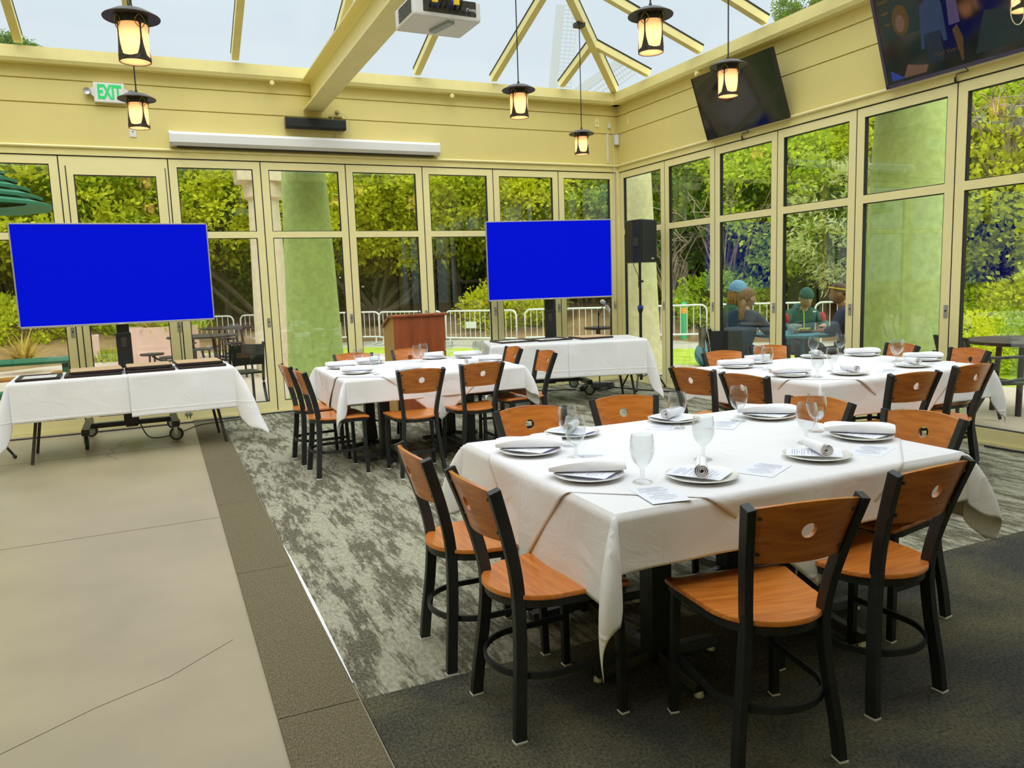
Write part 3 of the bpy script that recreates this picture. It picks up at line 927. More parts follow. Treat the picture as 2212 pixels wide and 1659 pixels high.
def pedestal_table(label, hx, hy, loc):
    t = thing('dining_table', label, 'table', (loc[0], loc[1], 0), 0, 'square dining tables')
    for sx_ in (-1, 1):
        MB().b2((sx_ * hx * .5 - hx * .497, -hy + .01, .715), (sx_ * hx * .5 + hx * .497, hy - .01, .752)).build('tabletop', 'cherry', t, bevel=.004)
        for sy_ in (-1, 1):
            cx, cyy = sx_ * hx * .5, sy_ * hy * .42
            m = MB().box((cx, cyy, .375), (.085, .085, .67))
            m.box((cx, cyy, .70), (.3, .3, .025))
            cl = m.build('pedestal', 'black_metal', t, bevel=.003)
            f = MB()
            for a in (0, PI / 2):
                d = Vector((cos(a), sin(a), 0)) * .27
                f.sweep([Vector((cx, cyy, .05)) - d, Vector((cx, cyy, .055)) - d * .5, Vector((cx, cyy, .075)), Vector((cx, cyy, .055)) + d * .5, Vector((cx, cyy, .05)) + d],
                        [(-.03, -.018), (.03, -.018), (.02, .018), (-.02, .018)])
            f.build('base', 'black_metal', cl, bevel=.004)
            for a in (0, PI / 2, PI, 1.5 * PI):
                MB().lathe([(.016, .0), (.019, .012), (.012, .034)], 10, (cx + .255 * cos(a), cyy + .255 * sin(a), .001)).build('glide', 'silver', cl)
    return t

# ------------------------------------------------------------------ place settings
def make_plate():
    o = MB().lathe([(.045, .003), (.075, .003), (.085, .006), (.124, .017), (.126, .019), (.124, .021), (.088, .011), (.07, .0085), (.0, .0085)], 36, cap0=True, cap1=False).build('plate', 'china', smooth=True)
    return o
def make_goblet():
    pr = [(.0, .001), (.033, .001), (.035, .003), (.030, .007), (.012, .013), (.0065, .022), (.0075, .035), (.009, .043), (.008, .05), (.014, .058), (.030, .075), (.040, .097), (.0435, .120), (.042, .145), (.037, .170), (.036, .171), (.0348, .170), (.0398, .145), (.0413, .12), (.038, .098), (.028, .077), (.011, .062), (.0, .0585)]
    return MB().lathe(pr, 28, cap0=False, cap1=False).build('goblet', 'goblet', smooth=True)
def make_napkin_fold():
    # a napkin folded into a long flat roll
    m = MB()
    sec_n = 16
    vs, fs = [], []
    NL = 15
    for i in range(NL):
        t = i / (NL - 1)
        x = -.138 + .276 * t
        e_ = 1 - (2 * t - 1) ** 8 * .25
        for k in range(sec_n):
            a = 2 * PI * k / sec_n
            y = .046 * e_ * math.copysign(abs(cos(a)) ** .75, cos(a))
            zz = .021 * e_ * math.copysign(abs(sin(a)) ** .7, sin(a)) + .022
            zz += .004 * sin(6 * t + 2 * a) - .006 * (2 * t - 1) ** 2
            y += .012 * sin(3 * t)
            vs.append((x, y, max(.001, zz)))
    for i in range(NL - 1):
        for k in range(sec_n):
            j = (k + 1) % sec_n
            fs.append((i * sec_n + k, i * sec_n + j, (i + 1) * sec_n + j, (i + 1) * sec_n + k))
    fs.append(tuple(range(sec_n - 1, -1, -1))); fs.append(tuple((NL - 1) * sec_n + k for k in range(sec_n)))
    m.add(vs, fs)
    o = m.build('folded_napkin', 'napkin', smooth=True)
    # the loose flap that lies under the roll
    return o
def make_napkin_roll():
    # rolled napkin, the spiral of cloth visible at its ends
    m = MB()
    vs, fs = [], []
    turns, K, NL = 3.2, 44, 9
    for i in range(NL):
        t = i / (NL - 1)
        x = -.098 + .196 * t
        tp = 1.0 - .28 * t
        for k in range(K + 1):
            a = turns * 2 * PI * k / K
            r = (.006 + .020 * k / K) * tp
            vs.append((x + .006 * (1 - k / K) * (1 if t > .9 else -1 if t < .1 else 0) * -1, r * cos(a), r * sin(a) + .027 * tp))
    for i in range(NL - 1):
        for k in range(K):
            fs.append((i * (K + 1) + k, i * (K + 1) + k + 1, (i + 1) * (K + 1) + k + 1, (i + 1) * (K + 1) + k))
    m.add(vs, fs)
    o = m.build('rolled_napkin', 'napkin', smooth=True)
    so = o.modifiers.new('cloth_thickness', 'SOLIDIFY'); so.thickness = .0025; so.offset = 0
    return o
def make_menu(name='menu_sheet', w=.135, h=.20):
    o = MB().b2((-w / 2, -h / 2, 0), (w / 2, h / 2, .0008)).build(name, 'paper')
    rg = random.Random(5)
    m = MB()
    y = h * .38
    while y > -h * .36:
        ln = rg.uniform(.3, .78) * w * .5
        m.b2((-ln, y, .0008), (ln, y + .0032, .0011))
        y -= .0085 if rg.random() > .25 else .014
    m.build('print', 'ink', o)
    return o
# ------------------------------------------------------------------ three dining tables with chairs and settings
TZ = .7545
T = {'front': (-4.125, -7.055, .785, .62), 'podium': (-4.075, -3.035, .77, .61), 'window': (-1.50, -5.37, .82, .62)}
TN = {'front': 'the closest table', 'podium': 'the lectern table', 'window': 'the window-side table'}
pedestal_table('black-footed pedestal table under the linen, closest to the viewer', T['front'][2], T['front'][3], T['front'])
pedestal_table('black-footed pedestal table under the linen, in front of the lectern', T['podium'][2], T['podium'][3], T['podium'])
pedestal_table('black-footed pedestal table under the linen, beside the right-hand windows', T['window'][2], T['window'][3], T['window'])
GC = 'white tablecloths'
drape('tablecloth', T['front'][2], T['front'][3], TZ, .27, 'white lower tablecloth of the closest table with one long hanging corner', GC, T['front'], tips=(1.72, 1.35, 1.15, 1.1), flare=.32, seed=3, drops=(.30, .27, .19, .26))
drape_diag('tablecloth', T['front'][2] + .010, T['front'][3] + .010, TZ + .0035, .40, .38, 'white top cloth laid cornerwise on the closest table', GC, T['front'], seed=4, flare=.16)
drape('tablecloth', T['podium'][2], T['podium'][3], TZ, .26, 'white lower tablecloth of the table before the lectern', GC, T['podium'], tips=(1.5, 1.25, 1.1, 1.1), flare=.30, seed=5, drops=(.28, .28, .20, .24))
drape_diag('tablecloth', T['podium'][2] + .010, T['podium'][3] + .010, TZ + .0035, .42, .40, 'white top cloth laid cornerwise on the table before the lectern', GC, T['podium'], seed=6, flare=.16)
drape('tablecloth', T['window'][2], T['window'][3], TZ, .24, 'white lower tablecloth of the table by the right-hand windows', GC, T['window'], tips=(1.1, 1.5, 1.1, 1.1), flare=.26, seed=7)
drape_diag('tablecloth', T['window'][2] + .010, T['window'][3] + .010, TZ + .0035, .42, .42, 'white top cloth laid cornerwise on the table by the right-hand windows', GC, T['window'], seed=8, flare=.16)

SEAT = {'LF': 'left side, farther seat', 'LN': 'left side, nearer seat', 'FL': 'near side, left seat', 'FR': 'near side, right seat',
        'RN': 'right side, nearer seat', 'RF': 'right side, farther seat', 'BL': 'far side, left seat', 'BR': 'far side, right seat'}
# post-top midpoints and headings
CH = {
 'front': {'LF': (-5.29, -6.84, -91), 'LN': (-5.255, -7.355, -88), 'FL': (-4.55, -8.08, -11), 'FR': (-3.93, -7.995, 2), 'RN': (-3.17, -7.375, 94), 'RF': (-3.2, -6.83, 98), 'BL': (-4.49, -6.22, 174), 'BR': (-3.93, -6.20, 168)},
 'podium': {'LF': (-5.20, -2.98, -86), 'LN': (-5.17, -3.52, -88), 'FL': (-4.37, -4.10, -3), 'FR': (-3.84, -4.02, 0), 'RN': (-2.98, -3.46, 88), 'RF': (-3.02, -2.84, 88), 'BL': (-4.47, -2.30, 174), 'BR': (-3.88, -2.22, 172)},
 'window': {'LF': (-2.86, -5.38, -76), 'LN': (-2.83, -5.86, -82), 'FL': (-2.01, -6.43, -8), 'FR': (-1.40, -6.38, 0), 'RN': (-.53, -5.74, 78), 'RF': (-.50, -5.13, 78), 'BL': (-1.94, -4.60, 168), 'BR': (-1.33, -4.47, 168)},
}
chair0 = None
for tk in ('front', 'podium', 'window'):
    for sk, (x, y, dg_) in CH[tk].items():
        rz = math.radians(dg_)
        fx, fy = -sin(rz), cos(rz)
        lab = 'wooden-backed black metal chair at %s, %s' % (TN[tk], SEAT[sk])
        loc = (x + .075 * fx, y + .075 * fy, .008)
        if chair0 is None:
            chair0 = make_chair(lab, 'wooden-backed dining chairs')
            chair0.location = loc; chair0.rotation_euler = (0, 0, rz)
        else:
            dup(chair0, loc, rz, lab)

ZT = TZ + .0045
plate0, goblet0, fold0, roll0, menu0 = make_plate(), make_goblet(), make_napkin_fold(), make_napkin_roll(), make_menu()
first = {}
def place(proto, loc, rz, label, cat, group):
    if proto.name not in first:
        first[proto.name] = 1
        o = proto
        o.location = loc; o.rotation_euler = (0, 0, rz)
        return tag(o, label, cat, group)
    o = proto.copy(); COL.objects.link(o)
    for ch in list(proto.children):
        c = ch.copy(); COL.objects.link(c); c.parent = o
    o.location = loc; o.rotation_euler = (0, 0, rz)
    return tag(o, label, cat, group)
SET = {  # seat: plate x, y, napkin kind, napkin angle
 'front': {'LF': (-4.765, -6.79, 'f', -28), 'BL': (-4.44, -6.56, 'r', 50), 'LN': (-4.765, -7.27, 'f', -26), 'FL': (-4.44, -7.49, 'r', 52), 'BR': (-3.86, -6.54, 'r', 30),
           'RF': (-3.43, -6.73, 'f', -40), 'FR': (-3.88, -7.47, 'r', 66), 'RN': (-3.46, -7.31, 'f', -48)},
 'podium': {'LF': (-4.68, -2.76, 'f', -10), 'LN': (-4.66, -3.28, 'f', -14), 'BL': (-4.36, -2.54, 'f', 10), 'FL': (-4.265, -3.49, 'f', 25), 'BR': (-3.73, -2.52, 'r', 140), 'FR': (-3.69, -3.42, 'r', 40),
            'RF': (-3.43, -2.66, 'f', -30), 'RN': (-3.45, -3.20, 'f', -28)},
 'window': {'LF': (-2.03, -5.0, 'r', 140), 'LN': (-2.13, -5.6, 'f', -22), 'FL': (-1.84, -5.79, 'f', -26), 'FR': (-1.18, -5.76, 'r', 60), 'BL': (-1.75, -4.90, 'f', -30), 'BR': (-1.19, -4.86, 'r', 60),
            'RF': (-.80, -5.0, 'f', -30), 'RN': (-.78, -5.55, 'f', -38)},
}
SET['window']['LF'] = (-2.13, -4.99, 'f', -24)
SET['window']['BL'] = (-1.80, -4.84, 'r', 140)
SET['window']['LN'] = (-2.196, -5.62, 'f', -20)
SET['window']['FL'] = (-1.84, -5.79, 'r', 70)
for tk in SET:
    for sk, (x, y, nk, an) in SET[tk].items():
        place(plate0, (x, y, ZT), 0, 'round white plate on %s, %s' % (TN[tk], SEAT[sk]), 'plate', 'white dinner plates')
        place(menu0, (x - .01, y + .005, ZT + .0215), math.radians(an + (62 if nk == 'f' else -20)), 'menu sheet lying on the plate of %s, %s' % (TN[tk], SEAT[sk]), 'menu', 'menu sheets on plates')
        if nk == 'f':
            place(fold0, (x, y + .015, ZT + .0235), math.radians(an), 'flat folded napkin on the plate of %s, %s' % (TN[tk], SEAT[sk]), 'napkin', 'folded napkins')
        else:
            place(roll0, (x, y, ZT + .0235), math.radians(an), 'rolled napkin on the plate of %s, %s' % (TN[tk], SEAT[sk]), 'napkin', 'rolled napkins')
GL = {
 'front': [((-4.565, -6.75), 'farther of the two goblets at the left back corner'), ((-4.656, -6.978), 'nearer of the two goblets at the left back corner'), ((-4.643, -7.425), 'goblet beside the left front corner'),
           ((-3.953, -6.694), 'goblet before the far right chair'), ((-4.257, -7.268), 'goblet behind the left rolled napkin of the near side'), ((-3.608, -6.715), 'goblet at the far right corner'),
           ((-3.722, -7.261), 'nearer of the two goblets on the right'), ((-3.505, -7.103), 'farther of the two goblets on the right')],
 'podium': [((-4.533, -2.791), 'goblet at the left back'), ((-4.557, -3.47), 'goblet at the left front'), ((-4.019, -2.902), 'nearer of the two goblets in the middle'), ((-3.906, -2.732), 'farther of the two goblets in the middle'),
            ((-3.61, -2.62), 'goblet alone at the back'), ((-3.43, -2.9), 'nearer of the two goblets on the right'), ((-3.36, -2.78), 'farther of the two goblets on the right')],
 'window': [((-2.008, -5.094), 'farther of the two goblets at the left'), ((-2.082, -5.26), 'nearer of the two goblets at the left'), ((-2.108, -5.763), 'goblet at the left front corner'), ((-1.826, -5.74), 'goblet on the near side plate'),
            ((-1.175, -4.819), 'goblet at the middle of the far side'), ((-.85, -4.80), 'goblet at the far right corner'), ((-1.03, -5.50), 'left of the two goblets on the right'), ((-.95, -5.45), 'right of the two goblets on the right')],
}
GL['window'][3] = ((-1.80, -5.60), 'goblet behind the rolled napkin of the near side')
for tk in GL:
    for (x, y), d in GL[tk]:
        place(goblet0, (x, y, ZT), rng.uniform(0, 6), 'stemmed water %s of %s' % (d, TN[tk]), 'goblet', 'stemmed water goblets')
MN = {'front': [((-4.68, -7.575), -10, 'at the left front corner'), ((-4.17, -7.5), -62, 'beside the left rolled napkin'), ((-4.62, -7.03), -35, 'between the two left plates'),
                ((-3.98, -6.60), -38, 'beside the far right chair'), ((-3.73, -6.75), -50, 'behind the far right plate'), ((-3.62, -7.49), -66, 'at the right front corner')],
      'podium': [((-4.06, -3.47), -50, 'on the near side'), ((-3.98, -2.56), 20, 'on the far side')],
      'window': [((-1.95, -5.26), 30, 'at the left'), ((-1.5, -5.82), -60, 'on the near side'), ((-.95, -5.72), -60, 'at the right front corner')]}
for tk in MN:
    for (x, y), an, d in MN[tk]:
        place(menu0, (x, y, ZT + .0008), math.radians(an), 'printed menu sheet flat on the cloth of %s, %s' % (TN[tk], d), 'menu', 'menu sheets on the cloths')
# ------------------------------------------------------------------ folding tables, displays, lectern, speaker
def folding_table(label, loc, rz):
    t = thing('folding_table', label, 'table', loc, rz, 'folding trestle tables')
    MB().box((0, 0, .733), (1.83, .76, .035)).build('tabletop', 'white', t, bevel=.012)
    for sx_ in (-1, 1):
        for sy_ in (-1, 1):
            MB().tube([(sx_ * .66, sy_ * .20, .715), (sx_ * .74, sy_ * .25, .5), (sx_ * .82, sy_ * .285, .002)], .0145, 8).build('leg', 'bronze', t, smooth=True)
        MB().tube([(sx_ * .74, -.25, .5), (sx_ * .74, .25, .5)], .011, 8).build('crossbar', 'bronze', t, smooth=True)
    return t
LTc, LTr = (-6.455, -1.40), math.radians(3)
RTc, RTr = (-1.68, -1.35), math.radians(-17)
folding_table('folding trestle table under the blue display on the left', (*LTc, .004), LTr)
folding_table('folding trestle table under the blue display on the right', (*RTc, .008), RTr)
FZ = .752
drape('tablecloth', .92, .385, FZ, .36, 'white cloth on the left half of the left folding table', GC, LTc, LTr, tips=(1.5, 1, 1.3, 1), ret=.3, flare=.22, seed=11, drops=(.36, -.78, .36, .3), amp=.006)
drape('tablecloth', .923, .388, FZ + .004, .34, 'white cloth overlapping on the right half of the left folding table', GC, LTc, LTr, tips=(1, 1.5, 1, 1.2), ret=.3, flare=.30, seed=12, drops=(-.93, .38, .40, .3), amp=.007)
drape('tablecloth', .92, .385, FZ, .40, 'white cloth on the left half of the right folding table', GC, RTc, RTr, tips=(1.2, 1, 1, 1), ret=.3, flare=.16, seed=13, drops=(.34, -.88, .42, .3), amp=.006)
drape('tablecloth', .923, .388, FZ + .004, .42, 'white cloth overlapping on the right half of the right folding table', GC, RTc, RTr, tips=(1, 1.4, 1, 1.2), ret=.3, flare=.20, seed=14, drops=(-.90, .36, .42, .3), amp=.006)

def on_table(c, r, x, y):
    return (c[0] + x * cos(r) - y * sin(r), c[1] + x * sin(r) + y * cos(r))
def frame(label, loc, rz, w, h, back=False, tilt=0.0, grp='picture frames'):
    t = thing('picture_frame', label, 'picture frame', loc, rz, grp)
    t.rotation_euler = (tilt, 0, rz)
    m = MB()
    fw_, d = .035, .022
    m.b2((-w / 2, -h / 2, 0), (w / 2, -h / 2 + fw_, d)); m.b2((-w / 2, h / 2 - fw_, 0), (w / 2, h / 2, d))
    m.b2((-w / 2, -h / 2 + fw_, 0), (-w / 2 + fw_, h / 2 - fw_, d)); m.b2((w / 2 - fw_, -h / 2 + fw_, 0), (w / 2, h / 2 - fw_, d))
    m.build('moulding', 'oldframe', t, bevel=.004)
    if back:
        MB().b2((-w / 2 + .01, -h / 2 + .01, .004), (w / 2 - .01, h / 2 - .01, d + .003)).build('backing', 'backing', t)
    else:
        MB().b2((-w / 2 + fw_ - .003, -h / 2 + fw_ - .003, .004), (w / 2 - fw_ + .003, h / 2 - fw_ + .003, .012)).build('print', 'print_paper', t)
    return t
L2 = on_table(LTc, LTr, -.70, -.13); frame('dark framed print lying face up at the left end of the left folding table', (*L2, FZ + .003), LTr, .34, .46)
L2 = on_table(LTc, LTr, -.27, -.10); frame('dark framed print lying under a tan-backed frame, second from left', (*L2, FZ + .003), LTr, .46, .50)
frame('frame lying face down, tan backing up, second from left on the left table', (L2[0] + .02, L2[1] + .03, FZ + .027), LTr + .04, .44, .42, True)
L2 = on_table(LTc, LTr, .20, -.12); frame('dark framed print under a tan-backed frame, right of the display post', (*L2, FZ + .008), LTr, .42, .46)
frame('frame lying face down, tan backing up, right of the display post', (L2[0] - .01, L2[1] + .09, FZ + .032), LTr, .40, .40, True)
L2 = on_table(LTc, LTr, .655, -.10); frame('dark framed print under a tan-backed frame at the right end of the left table', (*L2, FZ + .008), LTr, .43, .46)
frame('frame lying face down, tan backing up, at the right end of the left table', (L2[0] - .02, L2[1] + .09, FZ + .032), LTr + .02, .42, .42, True)
L2 = on_table(RTc, RTr, -.62, .02); frame('dark framed print lying face up at the left of the right folding table', (*L2, FZ + .003), RTr + .25, .44, .40)
L2 = on_table(RTc, RTr, -.16, .05); frame('dark framed print lying face up in the middle of the right folding table', (*L2, FZ + .003), RTr + .30, .44, .38)
L2 = on_table(RTc, RTr, .36, .08); frame('frame lying face down, tan backing up, on the right folding table', (*L2, FZ + .008), RTr + .25, .42, .40, True)

def display(label, loc, rz, w, h, zc, post_y, cart_r):
    t = thing('display_cart', label, 'display', (loc[0], loc[1], .004), rz, 'blue displays on rolling stands')
    MB().box((0, .035, zc), (w - .01, .06, h - .01)).build('housing', 'black', t, bevel=.01)
    m = MB(); b_ = .013
    m.b2((-w / 2, -.006, zc - h / 2), (w / 2, .03, zc - h / 2 + b_ * 1.5)); m.b2((-w / 2, -.006, zc + h / 2 - b_), (w / 2, .03, zc + h / 2))
    m.b2((-w / 2, -.006, zc - h / 2), (-w / 2 + b_, .03, zc + h / 2)); m.b2((w / 2 - b_, -.006, zc - h / 2), (w / 2, .03, zc + h / 2))
    m.build('bezel', 'silver', t, bevel=.002)
    MB().b2((-w / 2 + b_, -.002, zc - h / 2 + b_ * 1.4), (w / 2 - b_, .008, zc + h / 2 - b_)).build('screen', 'blue', t)
    MB().box((0, -.007, zc - h / 2 + .009), (.05, .003, .006)).build('badge', 'white', t)
    p = MB().box((0, post_y, .70), (.115, .07, 1.15))
    p.box((0, post_y - .036, .62), (.14, .015, .95))
    p.build('post', 'black', t, bevel=.006)
    MB().box((0, post_y - .046, 1.0), (.05, .008, .10)).build('socket', 'bronze', t)
    MB().box((0, (.035 + post_y) / 2 + .02, zc), (.4, max(.05, post_y - .05), .3)).build('mount', 'black', t)
    m = MB().box((0, post_y, .165), (.80, .07, .05))
    for sx_ in (-1, 1): m.box((sx_ * .40, post_y - .05, .17), (.07, .82, .06))
    m.build('base', 'black', t, bevel=.008)
    for sx_ in (-1, 1):
        for sy_ in (-1, 1):
            x, y = sx_ * .40, post_y - .05 + sy_ * .38
            sw = (PI / 2 - .25) if (sx_ > 0 or sy_ > 0) else .12       # swivelled: most show their hubs to the room
            def cast(name, mb, mt, par):
                ca, sa = cos(sw), sin(sw)
                mb.v = [(x + v[0] * ca - v[1] * sa, y + v[0] * sa + v[1] * ca, v[2]) for v in mb.v]
                return mb.build(name, mt, par, smooth=True)
            wh = cast('caster', MB().lathe([(.030, -.014), (.064, -.016), (.068, -.008), (.068, .008), (.064, .016), (.030, .014)], 24, (0, 0, .069), axis='x'), 'bronze', t)
            cast('hub', MB().lathe([(.0, -.0175), (.046, -.0175), (.046, .0175), (.0, .0175)], 20, (0, 0, .069), axis='x'), 'hub', wh)
            cast('fork', MB().b2((-.025, -.018, .06), (-.020, .018, .142)).b2((.020, -.018, .06), (.025, .018, .142)).b2((-.025, -.02, .139), (.025, .02, .147)), 'silver', wh)
    return t
display('large blue-screened display on the left, behind the framed prints', (-6.469, -.95), math.radians(1.15), 1.752, .997, 1.681, .14, 0)
display('large blue-screened display on the right, next to the loudspeaker', (-1.514, -.75), math.radians(-13.8), 1.645, 1.0, 1.734, .14, 0)

# lectern
t = thing('lectern', 'reddish cherry lectern with sloping top before the glass doors', 'lectern', (-3.47, -1.08, .008))
hw, d0, d1 = .30, -.215, .225
MB().b2((-hw, d0, .0), (hw, d0 + .02, 1.12)).build('front_panel', 'cherry', t, bevel=.002)
for sx_ in (-1, 1):
    o = MB().prism([(d0 + .02, 0), (d1, 0), (d1, .99), (d0 + .1, 1.12), (d0 + .02, 1.12)], sx_ * hw - .01 - sx_ * .01, sx_ * hw + .01 - sx_ * .01, 'x').build('side_panel', 'oak' if sx_ < 0 else 'cherry', t)
MB().b2((-hw + .02, d0 + .02, .55), (hw - .02, d1 - .02, .57)).build('shelf', 'cherry', t)
MB().prism([(d0 - .025, 1.12), (d0 - .025, 1.145), (d0 + .10, 1.15), (d1 + .03, 1.01), (d1 + .03, .985), (d0 + .10, 1.12)], -hw - .03, hw + .03, 'x').build('top', 'cherry', t, bevel=.004)
g = thing('gooseneck_microphone', 'thin gooseneck microphone rising from the lectern top', 'microphone', (-3.42, -1.12, 1.153))
MB().lathe([(.022, 0), (.022, .01), (.012, .016)], 14).build('base', 'black', g)
MB().tube(bez((0, 0, .012), (-.01, .02, .17), (-.05, .0, .27), (-.10, -.02, .40)), .0045, 6).build('stem', 'bronze', g, smooth=True)
MB().tube([(-.10, -.02, .40), (-.118, -.03, .43)], .009, 8).build('capsule', 'black', g, smooth=True)

# loudspeaker on tripod
SPX, SPY = -.36, -1.06
def tripod(label, loc, turn):
    t = thing('speaker_stand', label, 'stand', loc, turn, 'tripod stands')
    MB().tube([(0, 0, .12), (0, 0, 1.12)], .019, 12).build('tube', 'black', t, smooth=True)
    MB().tube([(0, 0, 1.0), (0, 0, 1.66)], .0165, 12).build('inner_tube', 'black', t, smooth=True)
    MB().lathe([(.019, 0), (.036, .05), (.038, .10), (.024, .11)], 14, (0, 0, 1.0)).build('collar', 'black', t, smooth=True)
    MB().lathe([(.0385, 0), (.0385, .03)], 14, (0, 0, 1.07)).build('tape', 'tape', t)
    MB().box((.03, 0, 1.42), (.03, .02, .03)).build('knob', 'black', t)
    for k, a in enumerate((math.radians(-15), math.radians(105), math.radians(225))):
        r_ = .33
        MB().tube([(.02 * cos(a), .02 * sin(a), .50), (r_ * cos(a), r_ * sin(a), .02)], .012, 8).build('leg', 'black', t, smooth=True)
        MB().tube([(.01 * cos(a), .01 * sin(a), .16), (.2 * cos(a), .2 * sin(a), .235)], .009, 6).build('brace', 'black', t, smooth=True)
        MB().ball((r_ * cos(a), r_ * sin(a), .018), (.018, .018, .018)).build('foot', 'black', t)
tripod('black tripod stand carrying the loudspeaker in the room corner', (SPX, SPY, .008), 0)
tripod('black tripod stand cut off by the left edge, only a leg showing', (-7.78, -1.22, 0), math.radians(5))
t = thing('loudspeaker', 'black loudspeaker box on a tripod in the room corner', 'speaker', (SPX, SPY, 1.668), math.radians(20))
sec = [(-.175, -.15), (.175, -.15), (.175, -.02), (.09, .17), (-.09, .17), (-.175, -.02)]
MB().prism(sec, 0, .545).build('cabinet', 'black', t, bevel=.012)
MB().b2((-.158, -.158, .02), (.158, -.149, .525)).build('grille', 'speaker_grille', t, bevel=.004)
MB().box((.06, -.1605, .05), (.05, .004, .016)).build('badge', 'white', t, bevel=.001)
MB().box((-.178, -.07, .26), (.012, .09, .11)).build('handle', 'bronze', t, bevel=.004)
for zz in (.03, .5):
    MB().box((-.172, -.10, zz), (.014, .03, .02)).build('fastener', 'bronze', t)
def cable(label, pts, r=.005, m='cable', name='cable', group=None):
    return tag(MB().tube(smooth_path(pts, 6), r, 6).build(name, m, smooth=True), label, 'cable', group)
cable('thin black cable hanging between loudspeaker and stand tube', [(SPX - .09, SPY + .02, 1.665), (SPX - .07, SPY, 1.58), (SPX - .028, SPY, 1.50), (SPX - .026, SPY + .0, 1.35)], .004)

# phone clamp on a thin boom near the corner
t = thing('phone_clamp_stand', 'thin boom stand with a clamped white and blue gadget by the corner', 'stand', (-.62, -.42, .008))
MB().lathe([(.12, 0), (.12, .012), (.02, .03)], 16).build('base', 'black', t)
MB().tube([(0, 0, .02), (0, 0, 1.05)], .009, 8).build('pole', 'black', t, smooth=True)
MB().tube(bez((0, 0, .95), (.03, -.03, 1.05), (.05, -.03, 1.1), (.09, -.03, 1.12)), .006, 6).build('arm', 'black', t, smooth=True)
MB().ball((.05, -.03, 1.16), (.035, .03, .03)).build('clamp', 'white', t, smooth=True)
m = MB(); m.sweep([(.07, -.03, 1.16), (.15, -.03, 1.04)], [(-.04, -.01), (.04, -.01), (.04, .01), (-.04, .01)]); m.build('gadget', 'white', t, bevel=.004)
MB().sweep([(.072, -.045, 1.155), (.10, -.045, 1.115)], [(-.035, -.004), (.035, -.004), (.035, .004), (-.035, .004)]).build('screen', 'tape', t)

# ------------------------------------------------------------------ fittings on the walls
t = thing('projection_screen_case', 'long white roller case of a projection screen on the back wall', 'screen case', (-4.285, 0, 3.10))
MB().prism([(-.003, 0), (-.10, 0), (-.13, .035), (-.13, .12), (-.11, .15), (-.003, .155)], -1.56, 1.56, 'x').build('case', 'housing', t)
for sx_ in (-1, 1):
    MB().prism([(-.003, -.004), (-.10, -.004), (-.136, .032), (-.136, .124), (-.112, .156), (-.003, .16)], sx_ * 1.56 - .012, sx_ * 1.56 + .012, 'x').build('end_cap', 'housing', t)
MB().b2((-1.5, -.085, -.012), (1.5, -.03, 0)).build('slot', 'bronze', t)
t = thing('soundbar', 'black soundbar mounted on the back wall above the screen case', 'speaker', (-4.245, -.075, 3.41))
MB().prism([(-.058, -.045), (-.045, -.058), (.045, -.058), (.05, -.05), (.05, .05), (.045, .058), (-.045, .058), (-.058, .045)], -.34, .34, 'x').build('body', 'speaker_grille', t, bevel=.004)
for sx_ in (-1, 1): MB().prism([(-.06, -.046), (-.046, -.06), (.05, -.06), (.05, .06), (-.046, .06), (-.06, .046)], sx_ * .345 - .006, sx_ * .345 + .006, 'x').build('end_cap', 'black', t)
MB().b2((-.05, .05, -.03), (.05, .074, .03)).build('bracket', 'bronze', t)
cable('pale cable looping down from the beam to the soundbar and screen case', [(-3.97, -.02, 3.55), (-3.92, -.06, 3.56), (-3.84, -.06, 3.50), (-3.83, -.04, 3.42), (-3.85, -.04, 3.36), (-3.81, -.05, 3.33), (-3.82, -.05, 3.27), (-3.88, -.05, 3.255)], .005, 'pale_cable')
cable('pale straight cable dropping behind the soundbar', [(-4.03, -.012, 3.55), (-4.02, -.012, 3.45), (-4.0, -.012, 3.34), (-4.0, -.012, 3.26)], .006, 'pale_cable')
t = thing('wall_camera', 'small round fitting with bracket beside the tie beam end', 'camera', (-3.97, 0, 3.575))
MB().lathe([(.02, 0), (.025, -.03), (.018, -.06)], 14, axis='y').build('body', 'brass', t, smooth=True)
MB().b2((-.10, -.02, -.06), (.06, -.002, -.045)).build('bracket', 'brass', t)

t = thing('exit_sign', 'white illuminated exit sign with green letters and two lamp heads', 'sign', (-6.405, 0, 3.63))
MB().box((0, -.03, 0), (.30, .055, .205)).build('case', 'white', t, bevel=.008)
text_obj('lettering', 'EXIT', .20, 'green_led', t, (0.0, -.0585, -.003), (PI / 2, 0, 0), .001, .008, .56)
for sx_ in (-1, 1):
    MB().prism([(sx_ * .15, -.05), (sx_ * .185, -.02), (sx_ * .185, .03), (sx_ * .15, .06)], -.05, -.012, 'y').build('bracket', 'white', t)
    h_ = MB().lathe([(.02, .02), (.036, -.01), (.038, -.035), (.034, -.04), (.0, -.034)], 18, (sx_ * .212, -.04, .0), axis='y').build('lamp_head', 'plate_metal', t, smooth=True)
def wall_plate(label, loc, w, h, wall='back', m='frame', dot=True):
    t = thing('wall_plate', label, 'wall plate', loc, 0 if wall == 'back' else -PI / 2)
    MB().box((0, -.004, 0), (w, .008, h)).build('plate', m, t, bevel=.002)
    if dot: MB().lathe([(.006, -.012), (.006, -.008)], 8, axis='y').build('jack', 'bronze', t)
wall_plate('white outlet plate on the back wall under the left lantern', (-6.215, 0, 3.245), .07, .115, m='white')
wall_plate('cream plate with a jack beside the small corner lantern', (-.335, 0, 3.64), .07, .115)
wall_plate('small cream sensor plate on the right wall near the corner', (0, -.29, 3.625), .03, .10, 'right', dot=False)
t = thing('motion_sensor', 'white motion sensor in the room corner below the groove', 'sensor', (-.03, -.03, 3.42), -PI / 4)
